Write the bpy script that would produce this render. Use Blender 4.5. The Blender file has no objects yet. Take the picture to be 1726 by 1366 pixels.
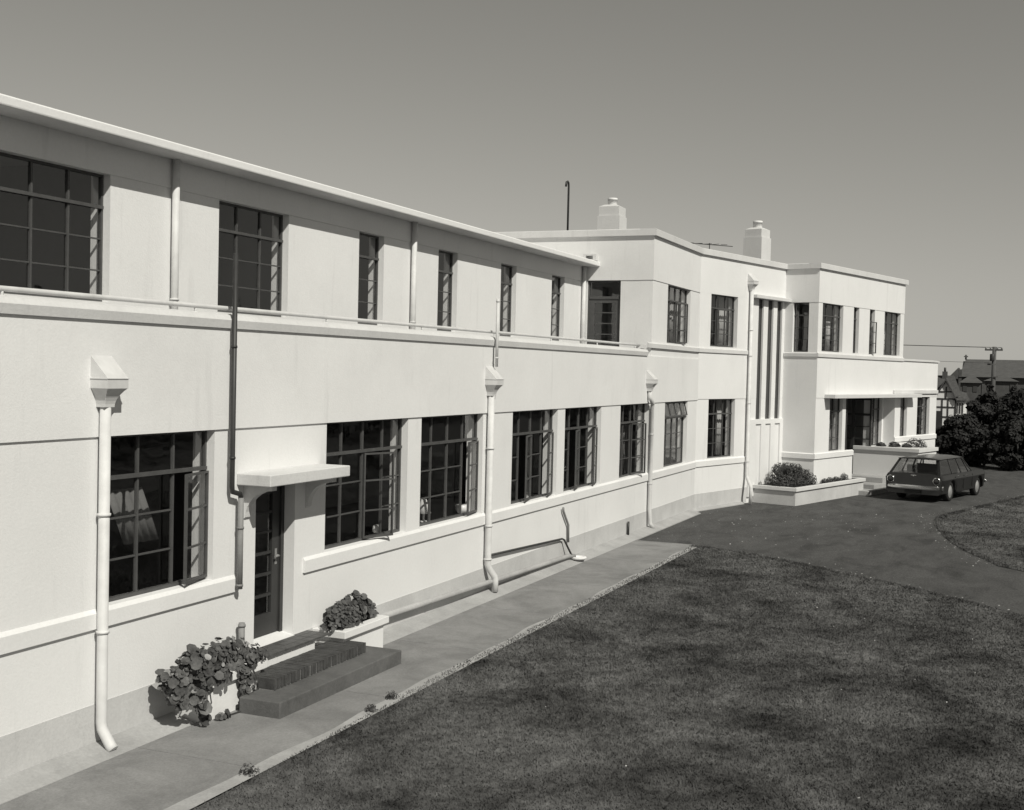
import bpy, bmesh, math, random
import numpy as np
from mathutils import Vector, Matrix
R = math.radians
sc = bpy.context.scene
col = sc.collection

# ------------------------------------------------------------------ camera
cam = bpy.data.cameras.new('camera')
cam.sensor_fit = 'HORIZONTAL'
cam.sensor_width = 36.0
cam.lens = 2050 / 1726 * 36
cam.clip_start = 0.1
cam.clip_end = 4000
co = bpy.data.objects.new('camera', cam)
col.objects.link(co)
PIT, ROL, YAW = 0.0299775, 0.0232088, 0.3948553
r0 = Vector((math.sin(YAW), -math.cos(YAW), 0))
f0 = Vector((math.cos(YAW), math.sin(YAW), 0))
z0_ = Vector((0, 0, 1))
fw = f0 * math.cos(PIT) - z0_ * math.sin(PIT)
up = f0 * math.sin(PIT) + z0_ * math.cos(PIT)
cx = r0 * math.cos(ROL) + up * math.sin(ROL)
cy = -r0 * math.sin(ROL) + up * math.cos(ROL)
mw = Matrix((cx, cy, -fw)).transposed().to_4x4()
mw.translation = Vector((0, -7.6368, 3.7))
co.matrix_world = mw
sc.camera = co

# ------------------------------------------------------------------ sky, sun, exposure
SUN_D = Vector((0.30, 0.42, -0.495)).normalized()       # direction the light travels
sun = bpy.data.lights.new('sun', 'SUN')
sun.energy = 4.05
sun.angle = R(0.5)
sun.color = (1.0, 0.973, 0.885)
so = bpy.data.objects.new('sun', sun)
col.objects.link(so)
so.rotation_euler = SUN_D.to_track_quat('-Z', 'Y').to_euler()
so.location = (0, -30, 30)
W = bpy.data.worlds.new('World')
sc.world = W
W.use_nodes = True
nt = W.node_tree
nt.nodes.clear()
sky = nt.nodes.new('ShaderNodeTexSky')
sky.sky_type = 'NISHITA'
sky.sun_disc = False
sky.sun_elevation = math.asin(-SUN_D.z)
sky.sun_rotation = math.atan2(-SUN_D.x, -SUN_D.y)
sky.air_density = 1.0
sky.dust_density = 0.0
sky.ozone_density = 1.0
# black-and-white film: one grey value per direction, warm paper tone
sep = nt.nodes.new('ShaderNodeSeparateColor')
cmb = nt.nodes.new('ShaderNodeCombineColor')
tint = nt.nodes.new('ShaderNodeMix'); tint.data_type = 'RGBA'; tint.blend_type = 'MULTIPLY'
tint.inputs['Factor'].default_value = 1.0
tint.inputs['B'].default_value = (1.0, 0.973, 0.885, 1)
bg = nt.nodes.new('ShaderNodeBackground'); bg.inputs['Strength'].default_value = 0.0475
wo = nt.nodes.new('ShaderNodeOutputWorld')
L = nt.links.new
L(sky.outputs['Color'], sep.inputs['Color'])
mg = nt.nodes.new('ShaderNodeMath'); mg.operation = 'MULTIPLY'; mg.inputs[1].default_value = 0.58
mb_ = nt.nodes.new('ShaderNodeMath'); mb_.operation = 'MULTIPLY_ADD'; mb_.inputs[1].default_value = 0.60
L(sep.outputs['Green'], mg.inputs[0])          # orthochromatic film: blue and green make the grey
L(sep.outputs['Blue'], mb_.inputs[0])
L(mg.outputs[0], mb_.inputs[2])
for k in ('Red', 'Green', 'Blue'):
    L(mb_.outputs[0], cmb.inputs[k])
L(cmb.outputs['Color'], tint.inputs['A'])
L(tint.outputs['Result'], bg.inputs['Color'])
L(bg.outputs['Background'], wo.inputs['Surface'])
sc.view_settings.view_transform = 'Standard'
sc.view_settings.look = 'None'
sc.view_settings.exposure = 0.0
sc.view_settings.gamma = 1.0
sc.view_settings.use_curve_mapping = False
sc.cycles.max_bounces = 8
sc.cycles.transparent_max_bounces = 16

# ------------------------------------------------------------------ materials
def mat(name, v, rough=0.9, var=0.0, scale=1.0, fine=0.0, fscale=40.0, bump=0.0, bscale=60.0,
        spec=0.3, metal=0.0, stretch=(1, 1, 1), stain=0.0, trans=0.0, streak=0.0):
    m = bpy.data.materials.new(name)
    m.use_nodes = True
    t = m.node_tree
    n = t.nodes
    p = n['Principled BSDF']
    p.inputs['Roughness'].default_value = rough
    p.inputs['Specular IOR Level'].default_value = spec
    p.inputs['Metallic'].default_value = metal
    p.inputs['Base Color'].default_value = (v, v, v, 1)
    tc = n.new('ShaderNodeTexCoord')
    mp = n.new('ShaderNodeMapping')
    mp.inputs['Scale'].default_value = stretch
    t.links.new(tc.outputs['Object'], mp.inputs['Vector'])
    val = None
    def noise(s, det=5.0, rg=0.6):
        a = n.new('ShaderNodeTexNoise')
        a.inputs['Scale'].default_value = s
        a.inputs['Detail'].default_value = det
        a.inputs['Roughness'].default_value = rg
        t.links.new(mp.outputs['Vector'], a.inputs['Vector'])
        return a.outputs['Fac']
    def mr(src, lo, hi, a=0.3, b=0.7):
        q = n.new('ShaderNodeMapRange')
        q.inputs['From Min'].default_value = a
        q.inputs['From Max'].default_value = b
        q.inputs['To Min'].default_value = lo
        q.inputs['To Max'].default_value = hi
        t.links.new(src, q.inputs['Value'])
        return q.outputs['Result']
    def mul(a, b):
        q = n.new('ShaderNodeMath')
        q.operation = 'MULTIPLY'
        t.links.new(a, q.inputs[0])
        if isinstance(b, float):
            q.inputs[1].default_value = b
        else:
            t.links.new(b, q.inputs[1])
        return q.outputs[0]
    if var:
        val = mr(noise(scale), 1 - var, 1 + var)
    if fine:
        f = mr(noise(fscale, 3.0), 1 - fine, 1 + fine)
        val = f if val is None else mul(val, f)
    if stain:
        f = mr(noise(scale * 0.37, 7.0, 0.7), 1 - stain, 1.0, 0.30, 0.47)
        val = f if val is None else mul(val, f)
    if streak:
        m3 = n.new('ShaderNodeMapping'); m3.inputs['Scale'].default_value = (5.0, 5.0, 0.5)
        t.links.new(tc.outputs['Object'], m3.inputs['Vector'])
        a3 = n.new('ShaderNodeTexNoise'); a3.inputs['Scale'].default_value = 1.0; a3.inputs['Detail'].default_value = 6.0; a3.inputs['Roughness'].default_value = 0.65
        t.links.new(m3.outputs['Vector'], a3.inputs['Vector'])
        f = mr(a3.outputs['Fac'], 1 - streak, 1.0, 0.27, 0.42)
        val = f if val is None else mul(val, f)
    if val is not None:
        val = mul(val, v)
        c = n.new('ShaderNodeCombineColor')
        for k in ('Red', 'Green', 'Blue'):
            t.links.new(val, c.inputs[k])
        t.links.new(c.outputs['Color'], p.inputs['Base Color'])
    if bump:
        b = n.new('ShaderNodeBump')
        b.inputs['Strength'].default_value = bump
        b.inputs['Distance'].default_value = 0.02
        t.links.new(noise(bscale, 4.0), b.inputs['Height'])
        t.links.new(b.outputs['Normal'], p.inputs['Normal'])
    if trans:
        tr = n.new('ShaderNodeBsdfTranslucent')
        mx = n.new('ShaderNodeMixShader')
        mx.inputs['Fac'].default_value = trans
        if val is not None:
            t.links.new(c.outputs['Color'], tr.inputs['Color'])
        else:
            tr.inputs['Color'].default_value = (v, v, v, 1)
        out = n['Material Output']
        t.links.new(p.outputs[0], mx.inputs[1])
        t.links.new(tr.outputs[0], mx.inputs[2])
        t.links.new(mx.outputs[0], out.inputs['Surface'])
    return m

def glass_mat(name, refl=1.0, tintv=0.9):
    m = bpy.data.materials.new(name)
    m.use_nodes = True
    t = m.node_tree
    n = t.nodes
    n.remove(n['Principled BSDF'])
    tr = n.new('ShaderNodeBsdfTransparent')
    tr.inputs['Color'].default_value = (tintv, tintv, tintv, 1)
    gl = n.new('ShaderNodeBsdfGlossy')
    gl.inputs['Roughness'].default_value = 0.02
    gl.inputs['Color'].default_value = (refl, refl, refl, 1)
    lw = n.new('ShaderNodeLayerWeight')
    lw.inputs['Blend'].default_value = 0.5
    pw = n.new('ShaderNodeMath'); pw.operation = 'POWER'; pw.inputs[1].default_value = 5.0
    fr = n.new('ShaderNodeMath'); fr.operation = 'MULTIPLY_ADD'; fr.inputs[1].default_value = 0.9; fr.inputs[2].default_value = 0.085
    t.links.new(lw.outputs['Facing'], pw.inputs[0])
    t.links.new(pw.outputs[0], fr.inputs[0])
    tc = n.new('ShaderNodeTexCoord')
    nz = n.new('ShaderNodeTexNoise')
    nz.inputs['Scale'].default_value = 3.0
    b = n.new('ShaderNodeBump')
    b.inputs['Strength'].default_value = 0.06
    b.inputs['Distance'].default_value = 0.02
    mx = n.new('ShaderNodeMixShader')
    t.links.new(tc.outputs['Object'], nz.inputs['Vector'])
    t.links.new(nz.outputs['Fac'], b.inputs['Height'])
    t.links.new(b.outputs['Normal'], gl.inputs['Normal'])
    t.links.new(fr.outputs[0], mx.inputs['Fac'])
    t.links.new(tr.outputs[0], mx.inputs[1])
    t.links.new(gl.outputs[0], mx.inputs[2])
    t.links.new(mx.outputs[0], n['Material Output'].inputs['Surface'])
    return m

M = {}
M['stucco'] = mat('white_stucco', 0.73, 0.95, var=0.03, scale=0.9, fine=0.02, fscale=25, bump=0.14, bscale=45, spec=0.15, stain=0.06, streak=0.09)
M['coping'] = mat('coping_cement', 0.60, 0.95, var=0.05, scale=1.5, fine=0.04, fscale=30, bump=0.15, bscale=50, spec=0.15, streak=0.10)
M['sill'] = mat('painted_sill', 0.72, 0.9, var=0.04, scale=1.2, fine=0.03, fscale=30, bump=0.12, bscale=50, spec=0.15)
M['plinth'] = mat('plinth_cement', 0.50, 0.95, var=0.10, scale=1.3, fine=0.05, fscale=30, bump=0.2, bscale=40, spec=0.15, stain=0.10, streak=0.12)
M['apron'] = mat('apron_cement', 0.36, 0.95, var=0.14, scale=1.6, fine=0.08, fscale=30, bump=0.2, bscale=40, spec=0.15, stain=0.15)
M['white_paint'] = mat('white_gloss_paint', 0.60, 0.6, var=0.10, scale=5, stain=0.12, spec=0.4)
M['pipe_grey'] = mat('grey_painted_pipe', 0.22, 0.6, var=0.15, scale=6, spec=0.3)
M['pipe_dark'] = mat('dark_painted_pipe', 0.035, 0.5, var=0.2, scale=6, spec=0.4)
M['steel'] = mat('window_steel', 0.075, 0.5, var=0.15, scale=8, spec=0.4)
M['door'] = mat('dark_door_paint', 0.035, 0.45, var=0.15, scale=4, spec=0.4)
M['glass'] = glass_mat('window_glass')
M['slotglass'] = mat('obscured_glass', 0.055, 0.35, var=0.15, scale=2, spec=0.5)
M['carglass'] = glass_mat('car_glass', 0.9, 0.75)
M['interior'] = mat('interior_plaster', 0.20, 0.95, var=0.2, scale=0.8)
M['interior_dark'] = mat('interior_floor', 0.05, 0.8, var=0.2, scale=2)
M['curtain'] = mat('curtain_cloth', 0.55, 0.95, var=0.08, scale=3, trans=0.25)
M['curtain_grey'] = mat('grey_curtain_cloth', 0.20, 0.95, var=0.15, scale=3, trans=0.2)
M['roof'] = mat('roof_felt', 0.2, 0.95, var=0.2, scale=1)
M['brick'] = mat('dark_brick', 0.070, 0.9, var=0.30, scale=9, fine=0.15, fscale=60, bump=0.3, bscale=60, spec=0.2)
M['mortar'] = mat('mortar', 0.42, 0.95, var=0.15, scale=10)
M['tile'] = mat('quarry_tile', 0.085, 0.55, var=0.25, scale=6, fine=0.1, spec=0.35)
M['step'] = mat('dark_concrete_step', 0.115, 0.9, var=0.22, scale=3, fine=0.12, fscale=40, bump=0.25, bscale=50, spec=0.2, stain=0.2)
M['iron'] = mat('iron', 0.05, 0.5, var=0.2, scale=8, metal=0.3)
M['tilehung'] = mat('roof_tiles', 0.07, 0.9, var=0.35, scale=5, fine=0.2, fscale=14, stretch=(1, 1, 3), bump=0.5, bscale=12)
M['slate'] = mat('slate_roof', 0.085, 0.85, var=0.15, scale=2, fine=0.1, fscale=12, stretch=(1, 1, 3))
M['timber'] = mat('dark_timber', 0.03, 0.9, var=0.2, scale=3)
M['brickwall'] = mat('far_brick_wall', 0.08, 0.95, var=0.2, scale=3)
M['bark'] = mat('bark', 0.05, 0.95, var=0.3, scale=5, bump=0.5, bscale=14)
M['soil'] = mat('soil', 0.05, 1.0, var=0.3, scale=8, bump=0.5, bscale=20)
M['pole'] = mat('weathered_pole', 0.09, 0.9, var=0.2, scale=4, stretch=(4, 4, .5))
M['leaf'] = mat('dark_leaf', 0.055, 0.6, var=0.45, scale=7, fine=0.4, fscale=40, spec=0.3, trans=0.15)
M['leaf_big'] = mat('round_leaf', 0.085, 0.55, var=0.55, scale=9, fine=0.3, fscale=30, spec=0.35, trans=0.15)
M['leaf_pale'] = mat('pale_leaf', 0.30, 0.6, var=0.3, scale=9, spec=0.35, trans=0.15)
M['leaf_tree'] = mat('tree_leaf', 0.028, 0.7, var=0.5, scale=0.9, fine=0.4, fscale=8, spec=0.15, trans=0.1)
M['ornament'] = mat('white_china', 0.75, 0.3, spec=0.5)
M['ornament_dark'] = mat('dark_mirror_back', 0.06, 0.4)

def ground_mat(name, lo, hi, scale, fine, fscale, stretch=(1, 1, 1), bump=0.4, bscale=60, a=.35, b=.66, dark=0.0, dscale=.3):
    m = bpy.data.materials.new(name)
    m.use_nodes = True
    t = m.node_tree
    n = t.nodes
    p = n['Principled BSDF']
    p.inputs['Roughness'].default_value = 0.95
    p.inputs['Specular IOR Level'].default_value = 0.12
    tc = n.new('ShaderNodeTexCoord')
    mp = n.new('ShaderNodeMapping')
    mp.inputs['Scale'].default_value = stretch
    t.links.new(tc.outputs['Object'], mp.inputs['Vector'])
    def noise(s, det, rg, dist=0.0):
        q = n.new('ShaderNodeTexNoise')
        q.inputs['Scale'].default_value = s
        q.inputs['Detail'].default_value = det
        q.inputs['Roughness'].default_value = rg
        q.inputs['Distortion'].default_value = dist
        t.links.new(mp.outputs['Vector'], q.inputs['Vector'])
        return q.outputs['Fac']
    def mr(src, f0_, f1_, lo_, hi_):
        q = n.new('ShaderNodeMapRange')
        for k, v in (('From Min', f0_), ('From Max', f1_), ('To Min', lo_), ('To Max', hi_)):
            q.inputs[k].default_value = v
        t.links.new(src, q.inputs['Value'])
        return q.outputs['Result']
    def mul(x, y):
        q = n.new('ShaderNodeMath')
        q.operation = 'MULTIPLY'
        t.links.new(x, q.inputs[0])
        t.links.new(y, q.inputs[1])
        return q.outputs[0]
    v = mul(mr(noise(scale, 12, .74, .5), a, b, lo, hi), mr(noise(fscale, 4, .6), .3, .7, 1 - fine, 1 + fine))
    if dark:
        v = mul(v, mr(noise(dscale, 6, .65, .8), .36, .5, 1 - dark, 1.0))
    c = n.new('ShaderNodeCombineColor')
    for k in ('Red', 'Green', 'Blue'):
        t.links.new(v, c.inputs[k])
    t.links.new(c.outputs['Color'], p.inputs['Base Color'])
    bp = n.new('ShaderNodeBump')
    bp.inputs['Strength'].default_value = bump
    bp.inputs['Distance'].default_value = 0.02
    t.links.new(noise(bscale, 4, .6), bp.inputs['Height'])
    t.links.new(bp.outputs['Normal'], p.inputs['Normal'])
    return m
M['lawn'] = ground_mat('mown_lawn', 0.030, 0.17, 0.72, 0.28, 9, stretch=(1, 1.1, 1), a=.36, b=.68)
M['asphalt'] = ground_mat('asphalt', 0.066, 0.100, 1.1, 0.30, 28, bump=.6, bscale=90, dark=.28, dscale=1.3, stretch=(.6, 1.3, 1))
M['path'] = ground_mat('path_concrete', 0.18, 0.28, 0.9, 0.12, 50, bump=.25, bscale=70, dark=.18, dscale=.7)
M['pathedge'] = ground_mat('path_edge_concrete', 0.29, 0.42, 1.5, 0.10, 50, bump=.25, bscale=70)
M['earth'] = ground_mat('earth', 0.045, 0.09, 0.3, 0.3, 10)

# ------------------------------------------------------------------ mesh helpers
BND = R(15.08943)
CU, SU = math.cos(BND), math.sin(BND)
def A(s, o, z): return (s, o, z)
def F(s, o, z): return (30.65 + s * CU + o * SU, -s * SU + o * CU, z)
ORIG = {}

class MB:
    def __init__(self, fr=A):
        self.v = []; self.f = []; self.m = []; self.s = []; self.fr = fr
    def add(self, vs, fs, mi=0, smooth=False, fr=None):
        fr = fr or self.fr
        b = len(self.v)
        self.v += [fr(*p) for p in vs]
        for f in fs:
            self.f.append([i + b for i in f]); self.m.append(mi); self.s.append(smooth)
    def box(self, a0, a1, b0, b1, c0, c1, mi=0, fr=None):
        vs = [(a, b, c) for c in (c0, c1) for b in (b0, b1) for a in (a0, a1)]
        self.add(vs, [(0, 2, 3, 1), (4, 5, 7, 6), (0, 1, 5, 4), (2, 6, 7, 3), (0, 4, 6, 2), (1, 3, 7, 5)], mi, fr=fr)
    def prism(self, prof, s0, s1, mi=0, fr=None, smooth=False):
        """prof: list of (o,z) extruded along s"""
        n = len(prof)
        vs = [(s0, o, z) for o, z in prof] + [(s1, o, z) for o, z in prof]
        fs = [tuple(range(n)), tuple(range(2 * n - 1, n - 1, -1))]
        fs += [(i, i + n, (i + 1) % n + n, (i + 1) % n) for i in range(n)]
        self.add(vs, fs, mi, smooth, fr)
    def poly(self, pts, z0, z1, mi=0, fr=None):
        """plan polygon pts (s,o) extruded z0..z1"""
        n = len(pts)
        vs = [(s, o, z0) for s, o in pts] + [(s, o, z1) for s, o in pts]
        fs = [tuple(range(n)), tuple(range(2 * n - 1, n - 1, -1))]
        fs += [(i, i + n, (i + 1) % n + n, (i + 1) % n) for i in range(n)]
        self.add(vs, fs, mi, fr=fr)
    def tube(self, path, r, n=12, mi=0, fr=None, r1=None, cap=True):
        pts = [Vector(p) for p in path]
        vs = []; fs = []
        k = len(pts)
        prevx = None
        for i, p in enumerate(pts):
            d = (pts[min(i + 1, k - 1)] - pts[max(i - 1, 0)]).normalized()
            if prevx is None:
                ref = Vector((0, 0, 1)) if abs(d.z) < .9 else Vector((1, 0, 0))
                x = d.cross(ref).normalized()
            else:
                x = (prevx - d * prevx.dot(d)).normalized()
            prevx = x
            y = d.cross(x)
            rr = r if r1 is None else r + (r1 - r) * i / (k - 1)
            for j in range(n):
                a = 2 * math.pi * j / n
                q = p + (x * math.cos(a) + y * math.sin(a)) * rr
                vs.append(tuple(q))
        for i in range(k - 1):
            for j in range(n):
                fs.append((i * n + j, i * n + (j + 1) % n, (i + 1) * n + (j + 1) % n, (i + 1) * n + j))
        self.add(vs, fs, mi, True, fr)
        if cap:
            self.add(vs[:n], [tuple(range(n))], mi, False, fr)
            self.add(vs[-n:], [tuple(range(n))], mi, False, fr)
    def lathe(self, prof, c, n=20, mi=0, fr=None, cap=True):
        vs = []; fs = []
        for r, z in prof:
            for j in range(n):
                a = 2 * math.pi * j / n
                vs.append((c[0] + r * math.cos(a), c[1] + r * math.sin(a), c[2] + z))
        for i in range(len(prof) - 1):
            for j in range(n):
                fs.append((i * n + j, i * n + (j + 1) % n, (i + 1) * n + (j + 1) % n, (i + 1) * n + j))
        self.add(vs, fs, mi, True, fr)
        if cap:
            self.add(vs[-n:], [tuple(range(n))], mi, False, fr)
            self.add(vs[:n], [tuple(range(n))], mi, False, fr)
    def wall(self, s0, s1, z0, z1, o0, o1, holes=(), mi=0, fr=None):
        ss = sorted({s0, s1, *[h[0] for h in holes], *[h[1] for h in holes]})
        zs = sorted({z0, z1, *[h[2] for h in holes], *[h[3] for h in holes]})
        ss = [s for s in ss if s0 - 1e-9 <= s <= s1 + 1e-9]
        zs = [z for z in zs if z0 - 1e-9 <= z <= z1 + 1e-9]
        ns, nz = len(ss) - 1, len(zs) - 1
        def solid(i, j):
            if i < 0 or j < 0 or i >= ns or j >= nz: return False
            x, y = (ss[i] + ss[i + 1]) / 2, (zs[j] + zs[j + 1]) / 2
            return not any(h[0] < x < h[1] and h[2] < y < h[3] for h in holes)
        q = [(0, 1, 2, 3)]
        for i in range(ns):
            for j in range(nz):
                if not solid(i, j): continue
                a, b, c, d = ss[i], ss[i + 1], zs[j], zs[j + 1]
                self.add([(a, o0, c), (b, o0, c), (b, o0, d), (a, o0, d)], q, mi, fr=fr)
                self.add([(a, o1, c), (a, o1, d), (b, o1, d), (b, o1, c)], q, mi, fr=fr)
                if not solid(i - 1, j): self.add([(a, o0, c), (a, o0, d), (a, o1, d), (a, o1, c)], q, mi, fr=fr)
                if not solid(i + 1, j): self.add([(b, o0, c), (b, o1, c), (b, o1, d), (b, o0, d)], q, mi, fr=fr)
                if not solid(i, j - 1): self.add([(a, o0, c), (a, o1, c), (b, o1, c), (b, o0, c)], q, mi, fr=fr)
                if not solid(i, j + 1): self.add([(a, o0, d), (b, o0, d), (b, o1, d), (a, o1, d)], q, mi, fr=fr)
    def build(self, name, mats, parent=None, origin=None, bevel=0.0, merge=True):
        if not isinstance(mats, (list, tuple)): mats = [mats]
        if parent is not None:
            org = ORIG[parent.name]
        elif origin is not None:
            org = origin
        else:
            a = np.array(self.v)
            lo, hi = a.min(0), a.max(0)
            org = ((lo[0] + hi[0]) / 2, (lo[1] + hi[1]) / 2, lo[2])
        me = bpy.data.meshes.new(name)
        me.from_pydata([(x - org[0], y - org[1], z - org[2]) for x, y, z in self.v], [], self.f)
        for m in mats: me.materials.append(m)
        me.polygons.foreach_set('material_index', self.m)
        me.polygons.foreach_set('use_smooth', self.s)
        if merge:
            bm = bmesh.new(); bm.from_mesh(me)
            bmesh.ops.remove_doubles(bm, verts=bm.verts, dist=1e-5)
            bmesh.ops.recalc_face_normals(bm, faces=bm.faces)
            bm.to_mesh(me); bm.free()
        me.update()
        ob = bpy.data.objects.new(name, me)
        col.objects.link(ob)
        if parent is not None:
            ob.parent = parent
        else:
            ob.location = org
        ORIG[ob.name] = org
        if bevel:
            b = ob.modifiers.new('bevel', 'BEVEL'); b.width = bevel; b.segments = 2; b.limit_method = 'ANGLE'; b.angle_limit = R(40)
        return ob

def tag(o, label=None, cat=None, group=None, kind=None):
    if label: o['label'] = label
    if cat: o['category'] = cat
    if group: o['group'] = group
    if kind: o['kind'] = kind
    return o
def thing(name, loc, label, cat, group=None, rz=0.0, scale=1.0):
    o = bpy.data.objects.new(name, None)
    o.empty_display_size = 0.3
    o.location = loc; o.rotation_euler = (0, 0, rz); o.scale = (scale,) * 3
    col.objects.link(o)
    ORIG[o.name] = tuple(loc) if rz == 0 and scale == 1 else (0, 0, 0)
    return tag(o, label, cat, group)
def sweep(rr, p):
    return p

# ------------------------------------------------------------------ ground, lawn, drive, path
G = 0.15
def sheet(name, pts, z, m, label, cat, kind='structure', cut=1):
    b = MB(); b.add([(x, y, z) for x, y in pts], [tuple(range(len(pts)))])
    return tag(b.build(name, m, origin=(0, 0, 0), merge=False), label, cat, kind=kind)
b = MB(); b.add([(-900, -900, 0.128), (1500, -900, 0.128), (1500, 900, 0.128), (-900, 900, 0.128)], [(0, 1, 2, 3)])
tag(b.build('ground', M['earth'], origin=(0, 0, 0)), 'dark open ground running to the horizon', 'ground', kind='structure')
LAWN = [(-12, -1.68), (8.34, -1.70), (9.3, -1.67), (10.2, -1.64), (11.0, -1.63), (11.41, -1.66), (11.5, -1.58), (11.95, -1.60), (12.95, -1.56), (14.5, -1.58), (16.77, -1.56), (18.3, -1.58), (19.97, -1.56), (22, -1.57), (24.5, -1.54),
        (24.15, -2.62), (22.81, -4.55), (21.49, -6.2), (20.2, -7.5), (17.0, -11), (10, -19), (-12, -24)]
ISL = [(24.9, -7.42), (27.07, -6.62), (28.6, -6.25), (29.97, -6.04), (31.0, -5.88), (32.01, -5.79), (32.9, -5.80), (33.54, -5.91), (35.9, -6.56), (38.34, -7.24), (46, -9.6), (46, -24), (14, -24), (20, -13)]
sheet('driveway', [(24.3, -0.2), (30.6, -0.2), (33.2, 1.4), (60, -4), (60, -30), (-5, -30), (10, -18.9), (17.0, -10.9), (21.49, -6.1), (24.15, -2.5)], 0.136, M['asphalt'], 'dark asphalt driveway curving past the entrance', 'driveway')
sheet('lawn', LAWN, 0.146, M['lawn'], 'patchy mown lawn in front of the wing', 'lawn')
sheet('island_lawn', ISL, 0.146, M['lawn'], 'second lawn with a rounded edge across the drive', 'lawn')
# path: slabs with open joints, pale worn edge
pb = MB()
js = [-6.0, -3.5, -1, 1.5, 4.0, 6.35, 8.9, 11.45, 13.9, 16.45, 19.0, 21.8, 24.58]
for i in range(len(js) - 1):
    e0 = -1.61 + random.Random(i).uniform(-.02, .02)
    pb.poly([(js[i] + .004, e0), (js[i + 1] - .004, e0 + .01), (js[i + 1] - .004, -.27), (js[i] + .004, -.27)], 0.05, 0.152)
tag(pb.build('path', M['path'], origin=(0, 0, 0)), 'grey concrete footpath along the wall', 'path', kind='structure')
eb = MB()
rd = random.Random(4)
xs = np.arange(-6, 24.5, .25)
for i in range(len(xs) - 1):
    w0, w1 = [.03 + .04 * (math.sin(x * 1.7) + math.sin(x * 4.1 + 1)) * .5 + .03 for x in (xs[i], xs[i + 1])]
    eb.add([(xs[i], -1.69, .1535), (xs[i + 1], -1.69, .1535), (xs[i + 1], -1.6 + w1, .1535), (xs[i], -1.6 + w0, .1535)], [(0, 1, 2, 3)])
tag(eb.build('path_edging', M['pathedge'], origin=(0, 0, 0)), 'pale worn edge of the footpath beside the lawn', 'path', kind='structure')

# ------------------------------------------------------------------ the building
BLD = thing('building', (26.0, 3.0, G), 'long white stuccoed two storey building with flat roofs and steel windows', 'building')
def part(mb, name, m, parent=None, bevel=0.0):
    return mb.build(name, m, parent or BLD, bevel=bevel, merge=name != 'glass')

T = 0.27      # wall thickness
LW = [(8.80, 10.38), (12.577, 14.68), (15.08, 17.18), (18.37, 20.47), (20.86, 22.94), (24.20, 26.29), (27.63, 29.73)]
DOOR = (11.135, 11.912)
holes = [(a, c, 1.445, 3.0) for a, c in LW] + [(DOOR[0], DOOR[1], G, 3.0)]
holes_d = [(a, c, 1.445, 3.0) for a, c in LW] + [(DOOR[0], DOOR[1], .575, 2.40)]
w = MB()
w.wall(-4, 30.72, .05, 3.0, 0, T, holes_d)
w.box(-4, 30.70, -.02, T, 3.0, 3.4)
w.box(-4, 25.97, -.02, .0, 3.4, 4.05)
w.box(25.97, 30.70, -.02, T, 3.4, 4.05)
part(w, 'wall', M['stucco'])
# plinth tone, sill band and apron, left wing
p = MB()
for a, c in ((-4, DOOR[0] - .02), (DOOR[1] + .02, 30.64)):
    p.box(a, c, -.006, .02, .16, .575)
p.box(.0, 2.92, -.006, .02, .16, .575, fr=F)
pp = part(p, 'plinth', M['plinth'])
p = MB()
for a, c in ((-4, 10.80), (12.10, 30.66)):
    p.prism([(.01, 1.445), (-.004, 1.440), (-.030, 1.405), (-.030, 1.265), (.01, 1.265)], a, c)
part(p, 'sill_band', M['sill'])
p = MB()
for a, c in ((-4, 9.75), (13.42, 30.2)):
    p.prism([(.01, .05), (-.295, .05), (-.295, .156), (-.16, .185), (-.012, .225), (.01, .225)], a, c)
p.prism([(.01, .05), (-.13, .05), (-.12, .156), (.01, .21)], -.45, 2.62, fr=F)
part(p, 'apron', M['apron'])
# terrace parapet, coping, terrace floor
p = MB()
p.prism([(.22, 4.05), (-.045, 4.05), (-.058, 4.135), (-.02, 4.185), (.06, 4.205), (.22, 4.205)], -4, 25.97)
p.box(25.60, 25.97, .0, .2, 4.205, 4.285)
part(p, 'parapet_coping', M['coping'])
p = MB(); p.box(-4, 26.35, .22, 1.66, 3.40, 3.5)
part(p, 'terrace_floor', M['soil'])
p = MB(); p.box(-4, 25.97, .001, .219, 3.4, 4.05)
part(p, 'parapet', M['stucco'])
rail = MB(); rail.tube([(x, .06, 4.258 + .001 * (x - 8)) for x in np.linspace(-4, 25.75, 30)], .024, 10)
RL = part(rail, 'railing', M['white_paint'])
for x in (-2.5, .02, 2.54, 5.06, 7.58, 10.11, 12.63, 15.15, 17.68, 20.2, 22.75, 25.3):
    q = MB(); q.tube([(x, .06, 4.19), (x, .06, 4.25)], .014, 8)
    q.tube([(x, .06, 4.195), (x, .06, 4.205)], .035, 8)
    part(q, 'post', M['white_paint'], RL)
# upper storey of the wing
Y1 = 1.65
UW = [(9.10, 10.675), (12.64, 14.21), (16.13, 16.91), (18.85, 19.62), (21.58, 22.36), (24.34, 25.12)]
UWX = [(5.6, 7.17), (1.9, 3.48)]
w = MB()
w.wall(-4, 26.35, 3.45, 5.725, Y1, Y1 + T, [(a, c, 4.325, 5.725) for a, c in UW + UWX])
w.box(-4, 26.35, Y1 - .012, Y1 + T, 5.725, 6.06)
part(w, 'upper_wall', M['stucco'])
q = MB()
q.prism([(1.268, 6.06), (1.256, 6.068), (1.252, 6.08), (1.252, 6.150), (1.262, 6.165), (1.30, 6.172), (9, 6.22), (9, 6.06)], -4, 26.345)
part(q, 'roof', M['stucco'])
# rainwater box at the end of the eave
q = MB(); q.wall(1.30, 1.62, 6.19, 6.34, 26.19, 26.345, [(1.38, 1.55, 6.22, 6.30)], fr=lambda s, o, z: (o, s, z))
part(q, 'rainwater_box', M['white_paint'])

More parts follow.
